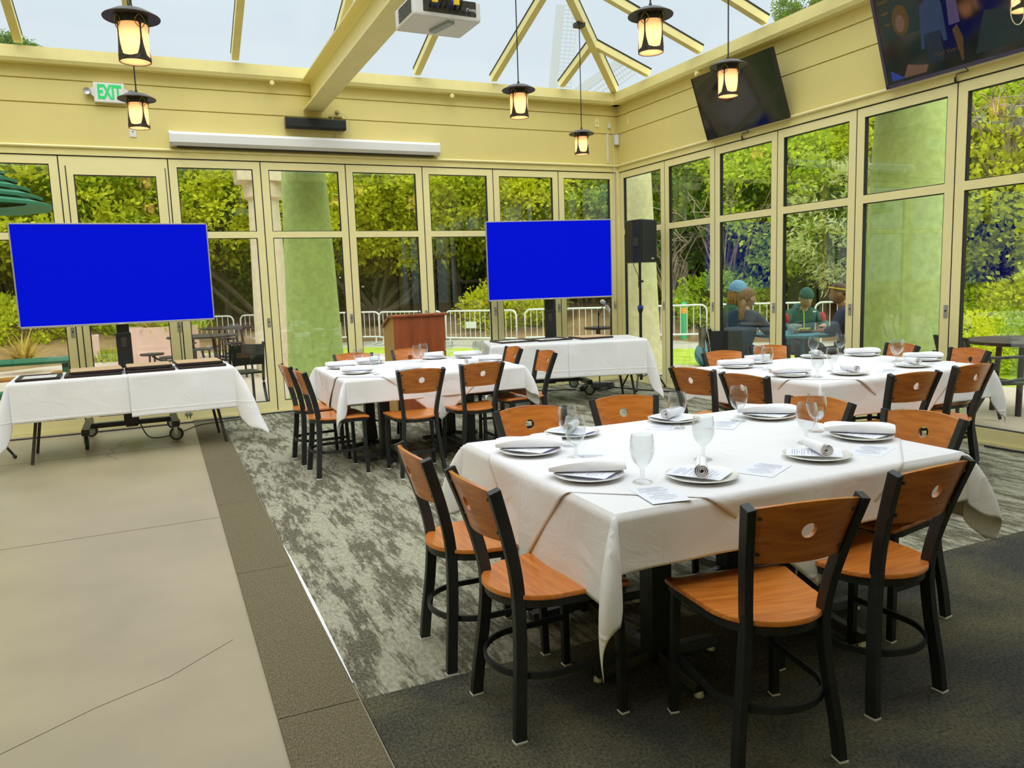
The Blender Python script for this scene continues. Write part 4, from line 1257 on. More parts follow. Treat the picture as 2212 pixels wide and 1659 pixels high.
MB().prism([(-.04, .02), (.04, .02), (.032, -.03), (-.032, -.03)], -.07, .07).build('body', 'white', t, bevel=.006)
MB().box((0, -.031, -.02), (.05, .004, .05)).build('lens', 'housing', t)
t = thing('cable_duct', 'short vertical white cable duct on the back wall near the corner', 'cable duct', (-.17, 0, 3.30))
MB().box((0, -.008, 0), (.025, .016, .40)).build('duct', 'white', t, bevel=.003)
MB().box((.03, -.012, .31), (.032, .024, .07)).build('plug', 'white', t, bevel=.004)
cable('white wire falling from the plug by the corner down the glass', [(-.13, -.03, 3.6), (-.10, -.03, 3.57), (-.09, -.03, 3.45), (-.085, -.035, 3.2), (-.10, -.06, 2.8), (-.115, -.07, 2.3), (-.12, -.07, 1.3), (-.12, -.07, .9)], .004, 'white', 'wire')
for i, (lx, ly, wl, lb) in enumerate(((-4.72, 0, 'back', 'small clip lamp under the eave left of the tie beam'), (-2.52, 0, 'back', 'small clip lamp under the eave right of the tie beam'), (0, -1.93, 'right', 'small clip lamp under the eave above the first wall television'))):
    t = thing('clip_lamp', lb, 'lamp', (lx, ly, ZB - .01), 0 if wl == 'back' else -PI / 2)
    MB().lathe([(.012, 0), (.024, -.02), (.026, -.06), (.0, -.062)], 12, (0, -.07, -.03), axis='y').build('head', 'beam', t, smooth=True)
    MB().tube([(0, -.04, .01), (0, -.1, .02), (.015, -.105, .0), (.0, -.07, -.03)], .006, 6).build('clip', 'brass', t, smooth=True)

# wall televisions leaning out from the right wall
def wall_tv(label, y0, y1, zb, zt, xb, xt, on):
    t = thing('wall_television', label, 'television', (xb, y0, zb))
    w = y0 - y1
    h = math.hypot(zt - zb, xb - xt)
    # local frame: x' along wall (towards the viewer), y' out of the screen back, z' up the leaning panel
    t.rotation_euler = (0, 0, -PI / 2)
    lean = math.atan2(xb - xt, zt - zb)
    def L(u, z, n):     # u along, z up the panel, n out of the screen
        return (u, -(z * sin(lean) + n * cos(lean)), z * cos(lean) - n * sin(lean))
    def slab(m, u0, u1, z0, z1, n0, n1):
        m.add([L(u, z, n) for n in (n0, n1) for u, z in ((u0, z0), (u1, z0), (u1, z1), (u0, z1))],
              [(3, 2, 1, 0), (4, 5, 6, 7), (0, 1, 5, 4), (1, 2, 6, 5), (2, 3, 7, 6), (3, 0, 4, 7)])
        return m
    slab(MB(), 0, w, 0, h, -.04, 0).build('housing', 'black', t, bevel=.006)
    m = MB(); b_ = .03 if on else .012
    slab(m, 0, w, 0, b_, 0, .006); slab(m, 0, w, h - b_ * .6, h, 0, .006); slab(m, 0, b_, 0, h, 0, .006); slab(m, w - b_, w, 0, h, 0, .006)
    m.build('bezel', 'bezel_violet' if on else 'black', t)
    slab(MB(), b_, w - b_, b_, h - b_ * .6, 0, .0025).build('screen', 'tvblack', t)
    slab(MB(), w * .3, w * .7, h * .3, h * .7, -.09, -.04).build('mount', 'black', t)
    m = MB(); m.tube([L(w * .5, -.0, -.02), L(w * .5 + .02, -.03, -.02), L(w * .5 - .08, -.03, -.02), L(w * .5 - .1, -.06, -.02)], .004, 6)
    m.tube([L(w * .5 - .1, -.05, -.02), L(w * .5 - .103, -.10, -.02)], .012, 8, scales=[.5, 1.0]); m.build('sensor_lead', 'cable', t)
    if on:
        def poly(name, pts, mt, n=.0032):
            k = len(pts)
            MB().add([L(u * w, z * h, n) for u, z in pts] + [L(u * w, z * h, n - .0006) for u, z in pts],
                     [tuple(range(k)), tuple(range(2 * k - 1, k - 1, -1))] + [(i, i + k, (i + 1) % k + k, (i + 1) % k) for i in range(k)]).build(name, mt, t)
        def ell(cu, cz, ru, rz_, n=18): return [(cu + ru * cos(2 * PI * i / n), cz + rz_ * sin(2 * PI * i / n)) for i in range(n)]
        poly('picture_wall', [(.04, .5), (.30, .5), (.30, .95), (.04, .95)], 'pf_green', .0028)
        poly('picture_lamp', ell(.17, .66, .055, .16), 'pf_gold', .0030)
        poly('picture_lamp', ell(.165, .63, .03, .09), 'pf_glow', .0033)
        for k in range(3): poly('picture_light', ell(.075 + .004 * k, .90 - .12 * k, .035 - .008 * k, .016), 'pf_gold', .0030)
        poly('picture_figure', [(.27, .30), (.30, .72), (.335, .77), (.40, .77), (.43, .70), (.435, .32), (.41, .32), (.40, .44), (.30, .44), (.295, .30)], 'pf_shirt')
        poly('picture_figure', [(.30, .44), (.40, .44), (.40, .14), (.31, .14)], 'pf_dark', .0034)
        poly('picture_face', ell(.355, .865, .026, .075), 'pf_skin', .0034)
        poly('picture_figure', [(.455, .45), (.465, .80), (.485, .90), (.515, .90), (.52, .45)], 'pf_pale')
        poly('picture_face', ell(.50, .95, .02, .05), 'pf_skin', .0034)
        poly('picture_figure', [(.50, .08), (.47, .40), (.50, .44), (.525, .3), (.51, .08)], 'pf_gold')
        poly('picture_table', [(.58, .10), (.66, .48), (.76, .44), (.95, .10)], 'pf_green')
        poly('picture_table', [(.13, .07), (.17, .20), (.24, .16), (.30, .14), (.28, .07)], 'pf_glow')
        poly('picture_glow', [(.05, .07), (.05, .18), (.14, .07)], 'tape')
        to = text_obj('subtitle', 'And then...', h * .072, 'pf_gold', t, L(w * .43, h * .21, .0045), (PI / 2 + lean, 0, 0), .0003)
    return t
wall_tv('dark switched-off television leaning out from the right wall behind a lantern', -2.075, -3.36, 3.045, 3.725, -.07, -.31, False)
wall_tv('television showing a dim film scene with a subtitle, top right', -4.545, -5.99, 3.05, 3.80, -.07, -.31, True)

# projector under the roof
t = thing('projector', 'white and grey ceiling projector hanging beside the tie beam', 'projector', (-4.60, -5.44, 2.915), math.radians(2))
MB().box((0, 0, 0), (.385, .30, .105)).build('body', 'housing', t, bevel=.012)
MB().box((.012, -.151, .008), (.30, .006, .075)).build('connector_panel', 'bronze', t)
m = MB()
for k in range(7): m.box((-.194, -.02, -.03 + .011 * k), (.004, .20, .005))
m.build('vent', 'black', t)
MB().sweep([(.03, -.12, -.060), (-.01, .06, -.060)], [(-.022, -.008), (.022, -.008), (.022, .010), (-.022, .010)]).build('cable_channel', 'hub', t, bevel=.003)
MB().tube([(0, 0, .05), (0, 0, 2.45)], .02, 10).build('pole', 'white', t, smooth=True)
for k in range(7):
    x = -.10 + .028 * k
    MB().tube(bez((x, -.154, .0), (x - .02, -.22, .0), (x + .03, -.21, .08), (-.02 + .01 * k, -.03, .11)), .0055, 6).build('lead', ['cable', 'tape', 'cable'][k % 3], t, smooth=True)
for x in (-.09, .03): MB().box((x, -.20, .02), (.03, .012, .035)).build('tag', 'yellow', t)
for x in (.06, .09, .12): MB().box((x, -.155, -.012), (.016, .004, .012)).build('socket', 'black', t)
text_obj('lettering', 'BenQ', .026, 'paper', t, (.135, -.1545, .0), (PI / 2, PI, 0), .0003)

# ------------------------------------------------------------------ pendant lanterns
def make_pendant(label, loc, ztop, canopy=True):
    # loc: centre of the shade bottom
    t = thing('pendant_lantern', label, 'lantern', loc, 0, 'pendant lanterns')
    R, Hh = .083, .245
    MB().lathe([(R - .004, 0.0), (R - .003, Hh)], 40, cap0=False, cap1=False).build('shade', 'shade', t, smooth=True)
    MB().lathe([(R - .006, .004), (.0, .004)], 40, cap0=False, cap1=False).build('diffuser', 'shade', t)
    m = MB()
    m.lathe([(R, -.002), (R, .018), (R - .003, .018), (R - .003, -.002), (R, -.002)], 40, cap0=False, cap1=False)
    m.build('rim', 'bronze', t)
    m = MB()
    m.lathe([(R, Hh - .045), (R, Hh), (R - .003, Hh), (R - .003, Hh - .045), (R, Hh - .045)], 40, cap0=False, cap1=False)
    m.build('band', 'bronze', t)
    def patch(m, ctr, prof):
        # prof: (height, half width in metres) wrapped on the cylinder
        vs = []
        for h_, hw_ in prof:
            for sgn in (-1, -.33, .33, 1):
                a = ctr + sgn * hw_ / R
                for rr in (R + .0005, R + .0035):
                    vs.append((rr * cos(a), rr * sin(a), h_))
        fs = []
        for j in range(len(prof) - 1):
            for q in range(3):
                a, c = j * 8 + q * 2 + 1, (j + 1) * 8 + q * 2 + 1
                fs.append((a, a + 2, c + 2, c)); fs.append((a - 1, c - 1, c + 1, a + 1))
            for e_ in (0, 6):
                a, c = j * 8 + e_, (j + 1) * 8 + e_
                fs.append((a, a + 1, c + 1, c))
        m.add(vs, fs)
    for k in range(4):
        a0 = k * PI / 2 + .5
        m = MB()
        patch(m, a0, [(.0, .06), (.018, .052), (.026, .026), (.05, .018), (.085, .009), (.125, .0045), (.165, .004), (.185, .005), (.200, .011), (.218, .011), (.238, .003)])
        m.build('strap', 'bronze', t)
        for sg in (-1, 1):
            g = []
            for q in range(9):
                u = q / 8
                aa = a0 + sg * (.024 * sin(PI * u) ** .8 + .003) / R
                g.append(((R + .004) * cos(aa), (R + .004) * sin(aa), .168 + .072 * u))
            MB().tube(g, .003, 6).build('tulip_scroll', 'brass', t, smooth=True)
    MB().lathe([(.150, Hh - .012), (.152, Hh - .006), (.147, Hh - .001), (.09, Hh + .030), (.03, Hh + .042), (.012, Hh + .05), (.010, Hh + .07), (.0, Hh + .07)], 40, cap0=False, cap1=False).build('cap', 'bronze', t, smooth=True)
    MB().lathe([(.148, Hh - .010), (.085, Hh + .001), (.0, Hh + .001)], 40, cap0=False, cap1=False).build('cap_liner', 'bronze', t, smooth=True)
    MB().ball((0, 0, .15), (.03, .03, .038)).build('bulb', 'bulb', t, smooth=True)
    rod = ztop - loc[2]
    MB().tube([(0, 0, Hh + .06), (0, 0, rod)], .0055, 8).build('rod', 'cable', t, smooth=True)
    MB().box((0, 0, rod - .005), (.11, .11, .05)).build('canopy', 'bronze', t, bevel=.004)
    ld = bpy.data.lights.new('lantern_light', 'POINT')
    ld.energy = 0.9; ld.color = (1.0, .50, .24); ld.shadow_soft_size = .03
    lo = bpy.data.objects.new('lantern_light', ld); COL.objects.link(lo); lo.parent = t; lo.location = (0, 0, .10)
    return t
for lb, loc, zt in (('large lantern hanging at the upper left, the higher of the left pair', (-6.119, -4.574, 2.782), 5.66),
                    ('smaller lantern hanging at the left just in front of the exit sign', (-6.138, -2.127, 2.881), 4.78),
                    ('lantern hanging in the upper middle, right of the projector', (-2.996, -3.076, 2.949), 5.09),
                    ('smallest lantern, hanging from the hip rafter near the room corner', (-1.324, -1.29, 2.971), 4.46),
                    ('large lantern hanging at the upper right above the blue display', (-2.945, -5.066, 2.974), 5.07),
                    ('lantern hanging in front of the dark wall television', (-1.673, -4.338, 2.937), 4.61),
                    ('lantern cut off at the top right corner in front of the lit television', (-1.045, -6.366, 3.04), 4.38)):
    t = make_pendant(lb, loc, zt)
    if 'cut off' in lb:
        ring = [(-.11 + .065 * cos(a), -.02, -.03 + .075 * sin(a)) for a in [2 * PI * i / 20 for i in range(20)]]
        MB().tube(ring, .003, 6, closed=True, upv=(0, 1, 0)).build('loose_wire', 'pale_cable', t, smooth=True)

# cables on the floor
cable('black cable bundle on the floor along the back doors, left', [(-9.0, -.25, .008), (-8.0, -.18, .008), (-7.2, -.2, .008), (-6.0, -.16, .008), (-5.5, -.18, .016), (-5.0, -.10, .016), (-4.3, -.10, .016), (-3.9, -.12, .016)], .008)
cable('thin black cable curling on the floor under the left display', [(-6.40, -.9, .18), (-6.33, -.95, .03), (-6.2, -1.0, .012), (-6.02, -.8, .012), (-5.8, -.45, .016), (-5.5, -.4, .02), (-5.2, -.22, .016)], .006)
pts = []
for i in range(46):
    a = i * .74
    pts.append((-.86 + .26 * cos(a) + .05 * sin(3 * a), -.75 + .18 * sin(a) + .03 * cos(5 * a), .016 + .0012 * i))
cable('tangled black cable coil on the carpet beneath the right folding table', pts, .007, 'cable', 'cable_coil')
cable('black cable running from the coil along the right-hand doors', [(-.60, -.75, .016), (-.4, -1.3, .016), (-.16, -1.7, .016), (-.10, -2.2, .016), (-.12, -3.0, .016)], .010)
cable('black cable along the foot of the right-hand doors in front', [(-.10, -5.6, .016), (-.08, -6.6, .016), (-.10, -7.6, .016)], .008)
cable('thin black cable on the carpet beneath the right display stand', [(-2.9, -.25, .016), (-2.3, -.45, .016), (-1.9, -.35, .016), (-1.4, -.5, .016), (-1.1, -.6, .016)], .007)

# ------------------------------------------------------------------ outside: ground
def area(name, pts, z0, z1, m, kind='structure'):
    o = MB().prism(pts, z0, z1).build(name, m)
    o['kind'] = kind
    return o
area('ground', [(-90, -60), (120, -60), (120, 110), (-90, 110)], -.5, -.12, 'soil')
PAT = [(-16, .06), (0.06, .06), (.06, -16), (3.4, -16), (3.4, -4.2), (2.9, -1.2), (2.0, .9), (.6, 3.4), (-1.6, 7.4), (-4.5, 10.6), (-6.3, 11.6), (-16, 13.5)]
area('patio', PAT, -.2, -.012, 'patio')
area('lawn', [(3.4, -16), (7.5, -7), (7.9, -.2), (4.6, 3.0), (2.0, 5.2), (-.8, 9.2), (-4.5, 12.2), (-16, 15), (-16, 13.5), (-6.3, 11.6), (-4.5, 10.6), (-1.6, 7.4), (.6, 3.4), (2.0, .9), (2.9, -1.2), (3.4, -4.2)], -.2, -.03, 'lawn', 'stuff')
area('path', [(7.9, -.2), (12.5, -4), (15, -1.5), (8.4, 5.2), (4.0, 8.4), (1.0, 13.2), (-4, 16.2), (-16, 18.5), (-16, 15), (-4.5, 12.2), (-.8, 9.2), (2.0, 5.2), (4.6, 3.0)], -.2, -.04, 'path')
# a rough mulch bank rising beyond the path
m = MB()
rg = random.Random(21)
CAMX, CAMY = -6.1, -9.6
NA, NR = 60, 12
vs = []
for i in range(NA + 1):
    az = -.45 + 1.75 * i / NA
    for j in range(NR + 1):
        R_ = 20.5 + 20 * j / NR + 1.5 * sin(az * 7)
        if az > .55: R_ -= min(3.0, (az - .55) * 6)
        vs.append((CAMX + R_ * sin(az), CAMY + R_ * cos(az), -.12 + 1.9 * (1 - math.exp(-j / 5)) + .12 * rg.random()))
fs = [(i * (NR + 1) + j, (i + 1) * (NR + 1) + j, (i + 1) * (NR + 1) + j + 1, i * (NR + 1) + j + 1) for i in range(NA) for j in range(NR)]
m.add(vs, fs)
st(m.build('ground_bank', 'soil', smooth=True))

# tapered concrete columns of the terrace
def column(label, loc, r0, r1, m, h=4.2):
    prof = [(r0 * 1.06, -.05), (r0 * 1.06, .03)] + [(r0 + (r1 - r0) * i / 10, .03 + (h - .35) * i / 10) for i in range(11)] + [(r1 * 1.25, h - .28), (r1 * 1.3, h - .05), (r1 * 1.3, h)]
    o = MB().lathe(prof, 40, (0, 0, 0)).build('column', m, smooth=True)
    o.location = loc
    o['kind'] = 'structure'; o['label'] = label
    return o
column('tapered column with painted-in green reflection outside the fourth back door', (-4.24, .95, 0), .385, .255, 'column_green')
column('tapered column with painted-in green reflection outside the right-hand doors', (1.02, -3.965, 0), .50, .325, 'column_green')
column('pale tapered column outside the room corner', (.90, .95, 0), .41, .235, 'column_pale')
c = column('pale peach column with square capital farther out on the terrace', (-4.31, 4.6, 0), .33, .255, 'column_peach', 3.35)
MB().box((0, 0, 3.47), (.86, .7, .27)).build('capital', 'column_peach', c)
MB().b2((-2.5, -.2, 3.6), (.5, .2, 3.95)).build('lintel', 'column_peach', c)

# ------------------------------------------------------------------ crowd barriers
def make_barrier(label):
    t = thing('crowd_barrier', label, 'barrier', (0, 0, 0), 0, 'white steel crowd barriers')
    w, h, z0 = 1.02, .86, .20
    r_ = .14
    pts = [(-w, 0, z0)] + [(-w, 0, h - r_)] + [(-w + r_ - r_ * cos(a), 0, h - r_ + r_ * sin(a)) for a in [PI / 2 * k / 5 for k in range(1, 6)]]
    pts += [(w - r_ + r_ * sin(a), 0, h - r_ + r_ * cos(a)) for a in [PI / 2 * k / 5 for k in range(6)]] + [(w, 0, z0)]
    MB().tube(pts, .022, 8, closed=True, upv=(0, 1, 0)).build('frame', 'galv', t, smooth=True)
    for k in range(13):
        x = -w + 2 * w * (k + 1) / 14
        MB().tube([(x, 0, z0), (x, 0, h)], .009, 6).build('bar', 'galv', t)
    for sx_ in (-1, 1):
        MB().tube([(sx_ * (w - .12), 0, z0), (sx_ * (w - .12), 0, .03)], .02, 6).tube([(sx_ * (w - .12), -.25, .02), (sx_ * (w - .12), .25, .02)], .018, 6).build('foot', 'galv', t)
    MB().box((-.25, -.02, .52), (.30, .012, .16)).build('plate', 'galv', t)
    return t
line = [(-12.5, 15.4), (-8.5, 14.4), (-3.7, 12.9), (-1.35, 11.0), (1.0, 7.6), (2.9, 6.0), (4.75, 4.75), (6.3, 3.3), (7.75, 1.75), (9.2, .3), (10.6, -1.2)]
plen = []
P = [Vector((a, c, 0)) for a, c in line]
spots = []
carry = 1.05
for a, c in zip(P[:-1], P[1:]):
    d = (c - a); L_ = d.length; d.normalize()
    s_ = carry
    while s_ < L_:
        spots.append((a + d * s_, math.atan2(d.y, d.x))); s_ += 2.16
    carry = s_ - L_
b0 = None
for i, (p_, a) in enumerate(spots):
    lab = 'white steel crowd barrier in the row beyond the terrace, number %d counted from the left' % (i + 1)
    z = -.03
    if b0 is None:
        b0 = make_barrier(lab); b0.location = (p_.x, p_.y, z); b0.rotation_euler = (0, 0, a)
    else: dup(b0, (p_.x, p_.y, z), a, lab)

def bollard(label, loc):
    t = thing('bollard', label, 'bollard', loc, 0, 'green bollards')
    MB().lathe([(.085, 0), (.085, .86), (.075, .9), (.04, .93), (.0, .94)], 18, cap1=False).build('post', 'bollard', t, smooth=True)
    MB().lathe([(.087, .66), (.087, .80)], 18, cap0=False, cap1=False).build('sticker', 'orange', t)
bollard('left of the two green bollards behind the barrier', (5.25, 5.45, -.05))
bollard('right of the two green bollards behind the barrier', (5.85, 4.85, -.05))

# ------------------------------------------------------------------ vegetation
def crown_mesh(name, seed, rx, ry, rz, clumps, per, leaf, m, droop=0.0, elong=1.6, shell=.55, cr=.55):
    rg = random.Random(seed)
    vs, fs = [], []
    for _ in range(clumps):
        z = rg.uniform(-1, 1); a = rg.uniform(0, 2 * PI); q = math.sqrt(1 - z * z)
        k = rg.uniform(shell, 1.0) ** .6
        c = Vector((q * cos(a) * rx * k, q * sin(a) * ry * k, z * rz * k))
        csz = cr * rg.uniform(.6, 1.3)
        outd = Vector((q * cos(a), q * sin(a), z * .8 + .5)).normalized()
        for __ in range(per):
            d = Vector((rg.gauss(0, 1), rg.gauss(0, 1), rg.gauss(0, .75)))
            d = d / max(.35, d.length) * csz * rg.random() ** .5
            p = c + d
            ax = (d.normalized() + outd * .6 + Vector((rg.gauss(0, .5), rg.gauss(0, .5), rg.gauss(0, .5) - droop))).normalized()
            sd = ax.cross(Vector((rg.gauss(0, 1), rg.gauss(0, 1), rg.gauss(0, 1) + .3)))
            if sd.length < .01: continue
            sd.normalize()
            L_ = leaf * rg.uniform(.7, 1.35); w = L_ / elong * .5
            nrm = ax.cross(sd) * w * .3
            b = len(vs)
            vs += [p - ax * L_ * .5, p + sd * w + nrm, p + ax * L_ * .5, p - sd * w + nrm]
            fs.append((b, b + 1, b + 2, b + 3))
    me = bpy.data.meshes.new(name)
    me.from_pydata([tuple(v) for v in vs], [], fs)
    me.materials.append(MT[m])
    return me
def trunk_mb(seed, h, r, spread, nb=6):
    rg = random.Random(seed)
    m = MB()
    pts = [Vector((0, 0, -.3))]
    for k in range(1, 6):
        pts.append(Vector((rg.gauss(0, .12) * k * .5, rg.gauss(0, .12) * k * .5, h * k / 5)))
    m.tube(pts, r, 8, scales=[1.25, 1, .9, .75, .6, .4])
    for _ in range(nb):
        k = rg.randint(1, 4)
        a = rg.uniform(0, 2 * PI)
        p = pts[k]
        e_ = p + Vector((cos(a) * spread, sin(a) * spread, rg.uniform(.2, 1.0) * spread))
        mid = (p + e_) / 2 + Vector((rg.gauss(0, .2), rg.gauss(0, .2), rg.uniform(-.25, .1) * spread))
        m.tube(smooth_path([p, mid, e_], 3), r * .45, 6, scales=[1, .9, .8, .65, .5, .35, .2])
    return m
CR = {
 'y': [crown_mesh('foliage', 31 + k, 2.6, 2.6, 2.3, 170, 85, .17, 'leaf_y', cr=.58) for k in range(2)],
 'm': [crown_mesh('foliage', 41 + k, 2.7, 2.7, 2.6, 170, 85, .17, 'leaf_m', droop=.5, cr=.6) for k in range(2)],
 'd': [crown_mesh('foliage', 51 + k, 3.2, 3.2, 3.0, 170, 75, .24, 'leaf_d', cr=.75) for k in range(2)],
 's': [crown_mesh('foliage', 61, 1.5, 1.5, 1.7, 80, 60, .20, 'leaf_s', elong=4.0, cr=.5)],
 'fine': [crown_mesh('foliage', 81 + k, 1.5, 1.2, .8, 130, 90, .075, ['leaf_m', 'leaf_y'][k], cr=.30, elong=2.4) for k in range(2)],
 'bush': [crown_mesh('foliage', 71 + k, 1.5, 1.2, .8, 110, 70, .115, ['leaf_m', 'leaf_y'][k], cr=.36) for k in range(2)],
}
TR = [trunk_mb(5, 4.6, .20, 2.0), trunk_mb(9, 4.2, .16, 2.3, 8)]
TRM = []
for tm in TR:
    o = tm.build('trunk', 'bark', smooth=True)
    TRM.append(o.data); bpy.data.objects.remove(o)
def raw(name, me, parent, loc=(0, 0, 0), rz=0, sc=1.0):
    o = bpy.data.objects.new(name, me); COL.objects.link(o); o.parent = parent
    o.location = loc; o.rotation_euler = (0, 0, rz); o.scale = (sc,) * 3
    return o
def tree(kind, label, az, R_, zc, sc=1.0, flat=1.0, grp='trees beyond the barriers'):
    rg = random.Random(int(az * 1000) + int(R_ * 7))
    x, y = CAMX + R_ * sin(az), CAMY + R_ * cos(az)
    zg = -.1 + (1.0 if R_ > 23 else .3)
    t = thing('tree', label, 'tree', (x, y, zg), rg.uniform(0, 6), grp)
    me = rg.choice(CR[kind])
    c = raw('crown', me, t, (0, 0, zc - zg), rg.uniform(0, 6), sc)
    c.scale = (sc, sc, sc * flat)
    raw('trunk', rg.choice(TRM), t, (0, 0, 0), rg.uniform(0, 6), max(.5, (zc - zg) / 4.6))
    return t
NM = {'y': 'bright yellow-green leafy tree', 'm': 'mid green leafy tree', 'd': 'dark green dense tree', 's': 'silvery narrow-leaved tree'}
back_row = [(-.30, 29), (-.20, 31), (-.10, 29.5), (0.0, 31), (.10, 29.5), (.20, 30), (.30, 31), (.40, 30), (.50, 29), (.60, 29), (.70, 28), (.80, 27), (.90, 26), (1.0, 26), (1.1, 26), (1.2, 26)]
for i, (az, R_) in enumerate(back_row):
    tree('d', 'dark green dense tree in the rearmost row, %s from the left' % ('first second third fourth fifth sixth seventh eighth ninth tenth eleventh twelfth thirteenth fourteenth fifteenth sixteenth'.split()[i]), az, R_, (3.8 if az < .55 else 3.1) + .4 * sin(i * 2.3), 1.12, 1.05)
front = [(-.27, 26, 'd', 4.4, 1.0), (-.17, 25.5, 'm', 4.6, .95), (-.085, 24.0, 'y', 4.0, .95), (-.01, 25.0, 'm', 4.4, .95), (.075, 24.0, 'y', 4.3, .90), (.14, 26, 'd', 3.7, .85), (.20, 24.0, 'y', 4.3, .95),
         (.285, 24.5, 'y', 4.2, 1.0), (.36, 24.0, 'y', 4.4, .95), (.43, 25, 'm', 4.1, 1.0), (.485, 23.5, 'y', 4.3, .85), (.545, 24, 'm', 4.3, .9), (.61, 24, 'm', 4.0, .9), (.665, 22.5, 'd', 3.9, .8), (.72, 22, 'm', 4.2, .8),
         (.775, 20.5, 'm', 3.3, .75), (.80, 22, 'y', 4.3, .8), (.83, 19, 's', 2.6, .85), (.88, 20.5, 'y', 4.0, .75), (.93, 20.5, 'm', 4.2, .75), (.985, 19.0, 'y', 3.0, .8), (1.03, 20.0, 'm', 4.0, .85), (1.10, 20, 'y', 3.8, .9), (1.18, 20, 'm', 4.0, .9)]
ORD = 'first second third fourth fifth sixth seventh eighth ninth tenth eleventh twelfth'.split()
cnt = {}
for az, R_, k, zc, sc in front:
    cnt[k] = cnt.get(k, 0) + 1
    tree(k, '%s in the front row, %s of its kind from the left' % (NM[k], ORD[cnt[k] - 1]), az, R_, zc, sc)
bl = [(-.14, 23, 1, 'at the far left'), (-.02, 23.5, 0, 'behind the left display'), (.43, 22.5, 1, 'left of the right display'),
      (.70, 20.2, 0, 'behind the two women'), (.905, 18.2, 0, 'right of the right-hand column'), (1.06, 17.5, 1, 'beyond the right edge')]
for i, (az, R_, k, lb) in enumerate(bl):
    x, y = CAMX + R_ * sin(az), CAMY + R_ * cos(az)
    t = thing('bush', '%s low bush on the bank behind the barriers, %s' % (['green', 'yellowish'][k], lb), 'bush', (x, y, .2), az * 5, 'low bushes on the bank')
    raw('leaves', CR['bush'][k], t, (0, 0, .55), az * 9, 1.0)
# bare twiggy shrubs
def twigs(label, loc, seed, h, n=26, cat='shrub'):
    rg = random.Random(seed)
    m = MB()
    for _ in range(n):
        a = rg.uniform(0, 2 * PI); s_ = rg.uniform(.3, 1.0)
        p0 = Vector((rg.gauss(0, .1), rg.gauss(0, .1), 0))
        p1 = p0 + Vector((cos(a) * s_ * h * .25, sin(a) * s_ * h * .25, h * .45))
        p2 = p1 + Vector((cos(a + .5) * s_ * h * .3, sin(a + .5) * s_ * h * .3, h * .3 * rg.uniform(.3, 1.2)))
        m.tube(smooth_path([p0, p1, p2], 3), .028, 5, scales=[1, .9, .8, .7, .55, .4, .2])
        for q in range(4):
            e_ = p1.lerp(p2, rg.random()) ; f_ = e_ + Vector((rg.gauss(0, .35), rg.gauss(0, .35), rg.gauss(.2, .3)))
            m.tube([e_, (e_ + f_) / 2 + Vector((rg.gauss(0, .06),) * 3), f_], .011, 4)
    t = thing('bare_shrub', label, cat, loc)
    m.build('branches', 'twig', t)
    return t
def pol(az, R_, z): return (CAMX + R_ * sin(az), CAMY + R_ * cos(az), z)
twigs('bare grey-brown twiggy shrub behind the two women', pol(.70, 20.6, .8), 3, 3.6, 34)
twigs('bare twiggy shrub behind the bollards', pol(.63, 21.2, .6), 4, 2.8)
twigs('bare twiggy shrub seen at the far right through the last door', pol(.995, 17.8, 3.0), 6, 2.4, 34)
m = MB()
rg = random.Random(77)
for k in range(9):
    a = rg.uniform(-.5, 3.6)
    m.tube(smooth_path([(0, 0, 0), (cos(a) * .9, rg.gauss(0, .4), .5 + .2 * k * .3), (cos(a) * 2.2, rg.gauss(0, .5), 1.0 + rg.random() * 1.2)], 4), .09, 6, scales=[1, 1, .9, .9, .8, .7, .6, .45, .3])
t = thing('fallen_tree', 'dark gnarled leaning tree trunks beyond the barriers, right of the left display', 'tree', pol(.115, 23.4, .6)); m.build('trunk', 'bark', t, smooth=True)
o2 = t.children[0]
t = thing('fallen_tree', 'dark gnarled tree trunk behind the lectern', 'tree', pol(.255, 23.6, .6), .4); raw('trunk', o2.data, t)

# spiky and grassy plants
def blades(name, seed, n, L_, w, spread, m, parent, loc, arch=.5):
    rg = random.Random(seed)
    vs, fs = [], []
    for _ in range(n):
        a = rg.uniform(0, 2 * PI); el = rg.uniform(.15, 1.4)
        d = Vector((cos(a) * cos(el), sin(a) * cos(el), sin(el)))
        sd = Vector((-sin(a), cos(a), 0)) * w
        p = Vector((rg.gauss(0, spread), rg.gauss(0, spread), 0)); l_ = L_ * rg.uniform(.7, 1.1)
        b = len(vs)
        for q in range(4):
            t_ = q / 3
            c = p + d * l_ * t_ - Vector((0, 0, arch * l_ * t_ * t_ * .5))
            k = (1 - t_) ** .7 if q < 3 else .05
            vs += [c - sd * k, c + sd * k]
        for q in range(3): fs.append((b + 2 * q, b + 2 * q + 1, b + 2 * q + 3, b + 2 * q + 2))
    me = bpy.data.meshes.new(name); me.from_pydata([tuple(v) for v in vs], [], fs); me.materials.append(MT[m])
    return raw(name, me, parent, loc)
def planter(label, loc, w, d, h):
    t = thing('planter', label, 'planter', loc, .05, 'pink concrete planters')
    m = MB()
    th = .08
    m.b2((-w / 2, -d / 2, 0), (w / 2, -d / 2 + th, h)).b2((-w / 2, d / 2 - th, 0), (w / 2, d / 2, h)).b2((-w / 2, -d / 2 + th, 0), (-w / 2 + th, d / 2 - th, h)).b2((w / 2 - th, -d / 2 + th, 0), (w / 2, d / 2 - th, h))
    m.build('tub', 'planter', t)
    MB().b2((-w / 2 + th, -d / 2 + th, .02), (w / 2 - th, d / 2 - th, h - .06)).build('soil', 'soil', t)
    return t
planter('small pink concrete planter left of the left display post', (-7.75, 11.0, -.012), .56, .6, .60)
planter('large pink concrete planter behind the left display post', (-6.15, 9.6, -.012), 1.55, .9, .78)
